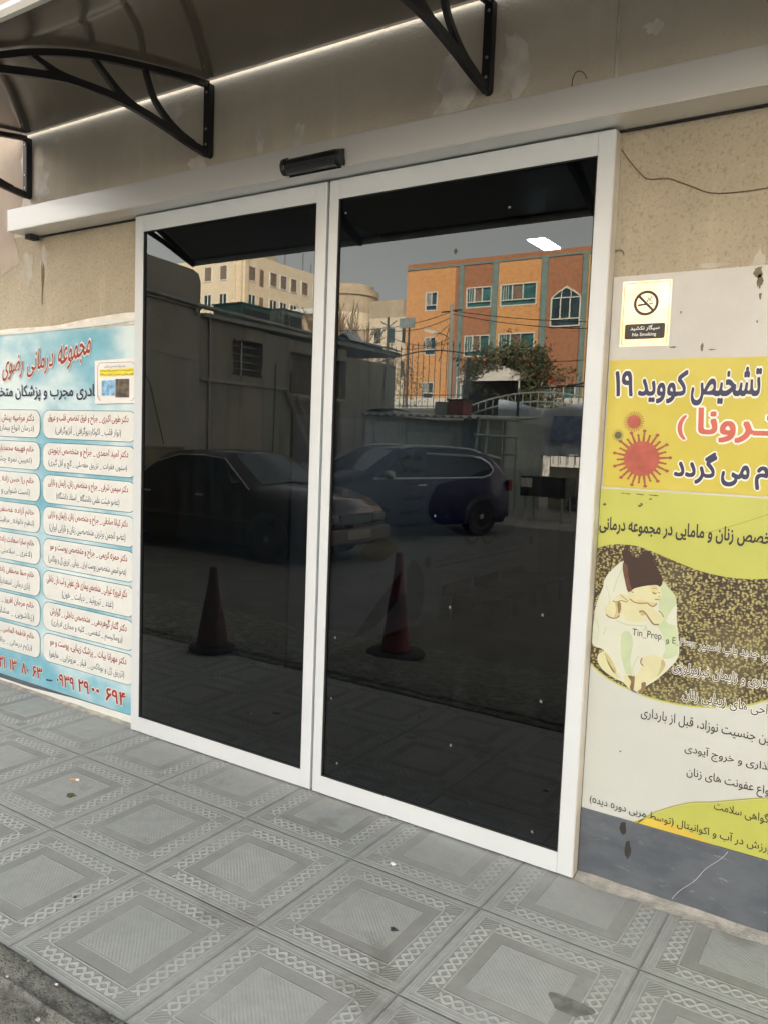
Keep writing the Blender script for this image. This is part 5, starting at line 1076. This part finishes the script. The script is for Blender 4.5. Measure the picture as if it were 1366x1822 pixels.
# ---- orange building (front at v = 45)
OV = 45.0
ob = thing('orange_building', 'orange brick building with teal pilasters, white windows and a pointed arch window', 'building', (-15, V(50), -.13))
def opening_wall(bay, mat, wins):                     # a bay cut round its windows
    xa, xb = bay; q = MB(); zs = sorted(wins, key=lambda w_: w_[2]); z = -.13
    for (wa, wb, za, zb) in zs:
        q.box(xa, xb, V(OV), V(OV+.5), z, za); q.box(xa, wa, V(OV), V(OV+.5), za, zb); q.box(wb, xb, V(OV), V(OV+.5), za, zb); z = zb
    q.box(xa, xb, V(OV), V(OV+.5), z, 13.3); return q.build('wall', M[mat], ob)
B = {(-26.5,-22.75,'orangebrick'):[(-25.0,-24.05,4.6,5.75),(-24.95,-24.02,7.53,8.78),(-25.0,-24.05,10.5,11.78)], (-22.75,-22.42,'brownbrick'):[], (-22.1,-20.02,'brownbrick'):[(-22.05,-20.1,4.2,5.6),(-21.9,-20.05,7.35,8.75),(-21.9,-20.05,10.5,11.85)],
 (-19.62,-16.65,'orangebrick'):[(-19.45,-16.95,4.2,5.6),(-19.45,-16.95,7.36,8.78),(-19.45,-16.95,10.47,11.88)], (-16.25,-14.02,'brownbrick'):[(-16.1,-14.1,3.9,5.4),(-15.95,-14.05,9.0,10.75)], (-13.7,-10.6,'orangebrick'):[(-13.2,-11.2,4.2,5.6),(-13.2,-11.2,7.36,8.78),(-13.2,-11.2,10.47,11.88)], (-10.2,-4,'brownbrick'):[(-9.6,-7.2,7.36,8.78),(-9.6,-7.2,10.47,11.88)]}
for (xa, xb, mt), wins in B.items():
    opening_wall((xa, xb), mt, wins)
    for (wa, wb, za, zb) in wins:
        if (round(za, 1) == 9.0): continue
        f = MB(); t_ = .075; f.box(wa, wb, V(OV-.03), V(OV+.08), za, za+t_); f.box(wa, wb, V(OV-.03), V(OV+.08), zb-t_, zb); f.box(wa, wa+t_, V(OV-.03), V(OV+.08), za+t_, zb-t_); f.box(wb-t_, wb, V(OV-.03), V(OV+.08), za+t_, zb-t_)
        f.box(wa+t_, wb-t_, V(OV-.02), V(OV+.07), za+.36, za+.42)
        cols = [wa+(wb-wa)*.5] if wb-wa < 1.2 else [wa+(wb-wa)*.33, wa+(wb-wa)*.62]
        for c_ in cols: f.box(c_-.03, c_+.03, V(OV-.02), V(OV+.07), za+.42, zb-t_)
        for k in range(3): c_ = wa+t_+(.1 if wb-wa < 1.2 else .16)*(k+1); f.box(c_-.015, c_+.015, V(OV-.01), V(OV+.02), za+.42, zb-t_)
        fo = f.build('window', M['winwhite'], ob)
        pn = MB().box(wa+t_, wb-t_, V(OV+.1), V(OV+.12), za+t_, zb-t_).build('pane', M['panegreen' if wa > -23 else 'pane'], fo)
        if wb-wa > 1.2: MB().box(wa+(wb-wa)*.36, wa+(wb-wa)*.58, V(OV+.085), V(OV+.098), za+.42, zb-t_).build('curtain', M['curtain'], fo)
for xa, xb in ((-22.42,-22.1),(-20.02,-19.62),(-16.65,-16.25),(-14.02,-13.7),(-10.6,-10.2)): vb(xa, xb, OV-.12, OV+.5, -.13, 13.3).build('pilaster', M['teal'], ob)
vb(-26.5, -4, OV-.06, OV+.5, 13.3, 13.42).build('trim_band', M['teal'], ob); vb(-26.5, -4, OV-.02, OV+.5, 13.42, 13.72).build('parapet', M['brownbrick'], ob)
vb(-26.5, -26.2, OV+.501, OV+12, -.13, 13.7).build('side_wall', M['orangebrick'], ob); vb(-26.2, -4, OV+.5, OV+12, 13.2, 13.3).build('roof', M['concrete'], ob)
# pointed arch window
def archpts(w_, cx=-15.0, z0=9.0, zs=10.75, za=11.45):
    L_ = [(cx-w_, z0), (cx-w_, zs)]; 
    for k in range(1, 7): t_ = k/6; L_.append((cx-w_*(1-t_), zs+(za-zs)*(t_**.8)))
    return L_+[(2*cx-p[0], p[1]) for p in L_[::-1][1:]]
ao = [(p[0], p[1]) for p in archpts(.97)]; ai = [(p[0], p[1]) for p in archpts(.88, z0=9.08, za=11.33)]
f = MB()
for i in range(len(ao)-1):
    a, b, c_, d_ = ao[i], ao[i+1], ai[i+1], ai[i]
    f.add([(p[0], V(OV-.12), p[1]) for p in (a, b, c_, d_)]+[(p[0], V(OV+.05), p[1]) for p in (a, b, c_, d_)], [(0,1,2,3),(0,4,5,1),(2,6,7,3)])
f.box(-15.9, -14.1, V(OV-.1), V(OV+.05), 9.0, 9.08); f.box(-15.9, -14.1, V(OV-.09), V(OV+.05), 9.45, 9.52); f.box(-15.9, -14.1, V(OV-.09), V(OV+.05), 10.72, 10.79)
for x in (-15.34, -14.73): f.box(x-.035, x+.035, V(OV-.09), V(OV+.05), 9.52, 10.72)
for s_ in (-1, 1):
    pts = [(-15+s_*(.88-.58*(k/6)), V(OV-.08), 10.78+.42*math.sin(math.pi/2*k/6)) for k in range(7)]; f.tube(pts, .03, 5)
    f.tube([(-15+s_*.30, V(OV-.08), 10.78+.0), (-15+s_*.31, V(OV-.08), 11.0), (-15+s_*.26, V(OV-.08), 11.2)], .03, 5)
aw_ = f.build('arched_window', M['winwhite'], ob)
q = MB(); t_ = tessellate_polygon([[Vector((p[0], p[1], 0)) for p in ai]]); q.add([(p[0], V(OV-.04), p[1]) for p in ai], [tuple(a) for a in t_]); q.build('pane', M['pane'], aw_)

# ---- cream block far away on the left (corner at x=-60.9, v=65)
CB = thing('cream_apartment_block', 'cream stone apartment block with rows of shuttered windows', 'building', (-72, V(73), -.13))
wins = []
def cwall(n_): return n_
fx = [(-69.2,-67.6),(-66.6,-65.4),(-64.2,-63.0)]; rowsz = [(1.3,3.0),(4.5,6.2),(7.7,9.4),(11.0,12.7),(14.3,16.0),(16.55+.0,17.95),(19.35,21.05)]
rowsz = [(19.35,21.05),(16.2,17.9),(13.05,14.75),(9.9,11.6)]
MB().box(-86, -60.9, V(65), V(66), -.13, 21.9).build('front_wall', M['cream'], CB); MB().box(-61.4, -60.9, V(66), V(82), -.13, 22.35).build('side_wall', M['cream'], CB); MB().box(-86, -61.4, V(66), V(82), 21.5, 21.7).build('roof', M['concrete'], CB)
MB().box(-62.1, -61.6, V(64.8), V(64.999), -.13, 21.9).build('pilaster', M['cream'], CB); MB().box(-60.899, -60.7, V(65.4), V(66.0), -.13, 22.2).build('pilaster', M['cream'], CB)
def cwin(face, a, b, z0, z1, shut):
    f = MB(); p = MB()
    def bx(m_, u0, u1, d0, d1, za, zb):
        if face == 'f': m_.box(u0, u1, V(65-d1), V(65-d0), za, zb)
        else: m_.box(-60.9+d0, -60.9+d1, V(u0), V(u1), za, zb)
    bx(f, a, b, .004, .10, z0, z0+.1); bx(f, a, b, .004, .10, z1-.1, z1); bx(f, a, a+.1, .004, .10, z0+.1, z1-.1); bx(f, b-.1, b, .004, .10, z0+.1, z1-.1)
    bx(p, a+.1, b-.1, .004, .03, z0+.1, z1-.1)
    if not shut: bx(f, (a+b)/2-.05, (a+b)/2+.05, .03, .09, z0+.1, z1-.1)
    fo = f.build('window', M['whitestone' if shut else 'winwhite'], CB); p.build('shutter' if shut else 'pane', M['curtain' if shut else 'pane'], fo)
for j, (za, zb) in enumerate(rowsz):
    for a, b in ((-69.7,-68.5),(-66.65,-65.4),(-64.2,-62.95)): cwin('f', a, b, za, zb, j == 0)
    for a, b in ((66.1,67.4),(69.75,71.1),(71.6,72.9),(73.5,74.8),(75.6,77.0),(77.9,79.3)): cwin('s', a, b, za, zb, j == 0)
    p = MB().box(-60.896, -60.86, V(68.05), V(68.7), za-.3, zb-.1); p.build('stair_window', M['curtain'], CB)
for v_, h_ in ((72.8,1.6),(76.2,2.2),(77.8,1.2)): tag(MB().tube([(-61.2, V(v_), 22.3), (-61.2, V(v_), 22.3+h_)], .05, 5).build('antenna', M['iron']), {72.8:'thin aerial mast left on the cream block roof edge',76.2:'tallest aerial mast on the cream block roof',77.8:'shortest aerial mast at the right end of the cream block roof'}[v_], 'aerial')
MB().box(-61.38, -61.0, V(67), V(71), 22.35, 22.9).build('roof_parapet', M['palebrick'], CB)
# ---- pale buildings beyond the bare tree
pb = thing('pale_house', 'pale brown round fronted house behind the bare trees', 'building', (-45, V(64), -.13))
MB().box(-60, -39.9, V(62), V(72), -.13, 14.6).build('wall', M['palebrick'], pb); MB().box(-60, -38.6, V(61.4), V(62), 14.2, 14.7).build('cornice', M['whitestone'], pb)
MB().lathe([(2.6,-.13),(2.6,15.3),(2.8,15.35),(2.8,15.9),(2.3,16.0),(2.3,16.4)], (-43.2, V(61.5), 0), 28).build('tower', M['palebrick'], pb)
for z in (5.6, 8.9, 12.1): MB().lathe([(2.64,z-.13+.13),(2.64,z+1.6)], (-43.2, V(61.5), 0), 28).build('window_band', M['cream'], pb)
p2 = thing('stone_house', 'stepped beige house between the bare trees and the orange building', 'building', (-37, V(62), -.13))
MB().box(-39.8, -33.0, V(60), V(70), -.13, 13.0).build('wall', M['cream'], p2); MB().box(-39.8, -36.2, V(60.01), V(66), 13.0, 14.6).build('upper_wall', M['palebrick'], p2)
for x in (-39.2,-37.7,-36.2,-34.8):
    for z in (7.6, 10.6): fo = MB().box(x, x+.9, V(59.9), V(59.996), z, z+1.5).build('window', M['winwhite'], p2); MB().box(x+.1, x+.8, V(59.86), V(59.899), z+.1, z+1.4).build('pane', M['pane'], fo)

# ---- trees
def branchy(mb, p, d, L_, r, depth, spread, ends):
    q = p+d*L_; mid = p+d*L_*.5+Vector((random.uniform(-1,1),random.uniform(-1,1),random.uniform(-.3,.3)))*L_*.06
    mb.tube([p, mid, q], [r, r*.85, r*.65], 5 if depth > 1 else 3, False)
    if depth == 0: ends.append(q); return
    if depth < 3: ends.append(q)
    for k in range(random.choice((2, 3))):
        nd = (d+Vector((random.uniform(-1,1), random.uniform(-1,1), random.uniform(-.25,.9)))*spread).normalized()
        branchy(mb, p+d*L_*random.uniform(.55, 1), nd, L_*random.uniform(.62, .85), r*BR, depth-1, spread, ends)
def leaves(mb, c, R_, n, size, squash=.8):
    for _ in range(n):
        d = Vector((random.gauss(0,1), random.gauss(0,1), random.gauss(0,1)*squash)).normalized()*R_*random.random()**.45
        p = c+d; a = Vector((random.uniform(-1,1), random.uniform(-1,1), random.uniform(-1,1))).normalized(); b = a.cross(Vector((random.uniform(-1,1), random.uniform(-1,1), random.uniform(-1,1)))).normalized()
        s = size*random.uniform(.6, 1.3); mb.add([p-a*s, p-b*s*.45, p+a*s, p+b*s*.45], [(0,1,2,3)])
def tree(name, label, x, v, H, trunk, spread, depth, leafmat_, nleaf, lr, size, lean=(0,0,1), L0=None, cat='tree'):
    t = thing(name, label, cat, (x, V(v), -.13)); tb_ = MB(); ends = []; global BR; BR = .6 if nleaf else .74
    L0 = L0 or H*.3
    for k in range(5 if nleaf else 6):
        d = Vector((lean[0]+random.uniform(-.25,.25), lean[1]+random.uniform(-.2,.2), lean[2])).normalized()
        branchy(tb_, Vector((x, V(v), H*.25)), d, L0, trunk*.6, depth, spread, ends)
    tb_.tube([(x, V(v), -.13), (x+.03, V(v), H*.27)], [trunk, trunk*.75], 8); tb_.build('trunk', M['bark' if nleaf else 'twig'], t)
    if nleaf:
        lf = MB()
        for e_ in ends: leaves(lf, e_, lr*random.uniform(.6, 1.2), nleaf, size)
        lf.build('crown', M[leafmat_], t)
    return t
random.seed(11)
tree('leafy_tree', 'broad dusty green tree in front of the orange building', -8.9, 27.0, 6.2, .13, .62, 4, 'leaf', 24, .46, .08, (-.75,0,1), 1.75)
random.seed(5)
t = thing('shrub', 'dense dark green bush beside the gazebo tent', 'bush', (-8.9, V(26), 0)); lf = MB()
for _ in range(46): leaves(lf, Vector((-8.75+random.gauss(0,.42), V(26.3+random.uniform(-.6,.6)), random.uniform(1.8,5.3))), .5, 60, .075)
lf.build('foliage', M['leaf'], t); MB().tube([(-8.9,V(26.3),-.1),(-8.85,V(26.3),4.6)], [.1,.03], 6).build('stem', M['bark'], t)
random.seed(21)
t = thing('shrub', 'yellowing bush behind the left end of the railing', 'bush', (-13.4, V(24), 0)); lf = MB()
for _ in range(26): leaves(lf, Vector((-13.35+random.gauss(0,.38), V(24+random.uniform(-.4,.4)), random.uniform(2.7,4.7))), .42, 34, .05)
lf.build('foliage', M['leafy'], t); MB().tube([(-13.4,V(24),-.1),(-13.4,V(24),4.3)], [.05,.02], 6).build('stem', M['bark'], t)
random.seed(3)
tree('bare_tree', 'leafless brown tree left of the orange building', -30.6, 43, 10.5, .20, .42, 5, None, 0, 0, 0, L0=2.9)
random.seed(8)
tree('bare_tree', 'second leafless tree crossing the stone house windows', -33.5, 44, 10.0, .18, .5, 5, None, 0, 0, 0, L0=2.7)
random.seed(9)
tree('bare_tree', 'smaller leafless tree in front of the beige house', -28.6, 44, 8.2, .12, .42, 5, None, 0, 0, 0, L0=2.2)
random.seed(14)
tree('bare_tree', 'wiry leafless tree beside the cream block', -37.5, 47, 10.2, .15, .45, 5, None, 0, 0, 0, L0=2.5)

# ---- poles, wires, street lamp, sign board
up_ = thing('utility_pole', 'grey utility pole carrying cables in front of the orange building', 'pole', (-10.85, V(23), -.13))
MB().tube([(-10.8, V(23), -.13), (-10.9, V(23), 6.5)], [.10, .065], 10).build('pole', M['concrete'], up_); MB().tube([(-11.3, V(23), 6.25), (-10.5, V(23), 6.3)], .03, 5).build('cross_arm', M['iron'], up_)
us = thing('wooden_post', 'thin dark post with crossed arms above the old house roof', 'pole', (-13.55, V(23), -.13))
MB().tube([(-13.55, V(23), -.13), (-13.58, V(23), 6.2)], .045, 6).build('pole', M['iron'], us); MB().tube([(-13.9, V(23), 6.05), (-13.3, V(23), 5.7)], .022, 5).build('cross_arm', M['iron'], us); MB().tube([(-13.2, V(23), 6.05), (-13.9, V(23), 5.6)], .02, 5).build('cross_arm', M['iron'], us)
sb = thing('sign_board', 'blank grey sign board on a pole seen above the old house roof', 'sign', (-12.72, V(23), -.13))
vb(-13.07, -12.42, 22.97, 23.02, 5.76, 6.12).build('board', M['irongrey'], sb); MB().tube([(-12.66, V(23.05), -.13), (-12.68, V(23.05), 6.0)], .035, 6).build('pole', M['iron'], sb)
slp = thing('street_lamp', 'street lamp head on a curved arm against the orange wall', 'street lamp', (-11.0, V(24), -.13))
lh = MB().prism([(-11.95,5.66),(-11.55,5.60),(-11.40,5.52),(-11.6,5.50),(-11.92,5.58)], 'y', V(22.9), V(23.1)); lh.build('lamp_head', M['winwhite'], slp, bevel=.01); MB().tube([(-11.45, V(23), 5.54), (-11.1, V(23), 5.42), (-10.85, V(23), 5.2)], .02, 6).build('arm', M['iron'], slp)
def wire(p, q, sag, r=.012):
    return [(p[0]+(q[0]-p[0])*t, V(p[1]+(q[1]-p[1])*t), p[2]+(q[2]-p[2])*t-sag*4*t*(1-t)) for t in [i/14 for i in range(15)]]
WR = [((-10.9,23,6.28),(-5,23,5.58),.10,'upper black cable running right from the utility pole'),((-10.9,23,6.18),(-5,23,5.38),.16,'lower black cable running right from the utility pole'),((-16.5,23,5.85),(-13.58,23,5.82),.06,'black cable from the left to the crossed post'),((-13.58,23,5.8),(-10.9,23,6.25),.08,'black cable between the crossed post and the utility pole, upper'),((-13.58,23,5.7),(-10.9,23,6.05),.18,'black cable between the crossed post and the utility pole, lower'),((-16.5,23,5.55),(-13.58,23,5.1),.1,'slack cable above the old house roof left of the crossed post'),((-13.58,23,5.5),(-10.85,23,5.15),.22,'slack cable crossing the lower orange wall'),((-13.0,23,5.0),(-10.85,23,5.35),.15,'slack cable below the street lamp'),((-10.9,23,5.9),(-11.9,24,4.6),.02,'stay cable slanting down left of the utility pole'),((-10.6,23,4.55),(-5.2,23,4.45),.12,'thin cable in front of the leafy tree'),((-10.85,23,5.9),(-12.2,23.5,5.2),.03,'stay cable slanting to the street lamp')]
for a, b, s_, lab in WR: tag(MB().tube(wire(a, b, s_), .013, 4).build('cable', M['wire']), lab, 'cable', 'overhead cables in the street')
tag(MB().tube(crom([(-6.6,V(21),3.35),(-5.6,V(21),3.42),(-4.9,V(21),3.58),(-4.2,V(21),3.95),(-3.2,V(21),4.3)], 4, False), .025, 5).build('cable', M['wire']), 'thick black cable sagging above the tarpaulin', 'cable')

# ---- unseen houses added across the street to bounce sunlight onto the clinic front
for x0_, x1_, v0_, h_, mt, lab in ((-2.5, 9.5, 27, 11.5, 'creamwall', 'plain cream house added unseen to bounce sunlight from across the street, directly behind the photographer'), (10.2, 24, 25.5, 13.5, 'whitestone', 'white stone house added unseen to bounce sunlight, furthest right across the street')):
    hb = thing('light_bounce_house', lab, 'house', ((x0_+x1_)/2, V(v0_+5), -.13))
    vb(x0_, x1_, v0_, v0_+9, -.13, h_).build('wall', M[mt], hb); vb(x0_-.2, x1_+.2, v0_-.2, v0_+9.2, h_, h_+.25).build('roof', M['concrete'], hb)
    for j in range(3):
        for i in range(4):
            xa = x0_+1.0+i*(x1_-x0_-1.5)/4
            fo = vb(xa, xa+1.5, v0_-.05, v0_-.004, 1.9+3.3*j, 3.5+3.3*j).build('window', M['winwhite'], hb); vb(xa+.1, xa+1.4, v0_-.07, v0_-.051, 2.0+3.3*j, 3.4+3.3*j).build('pane', M['pane'], fo)
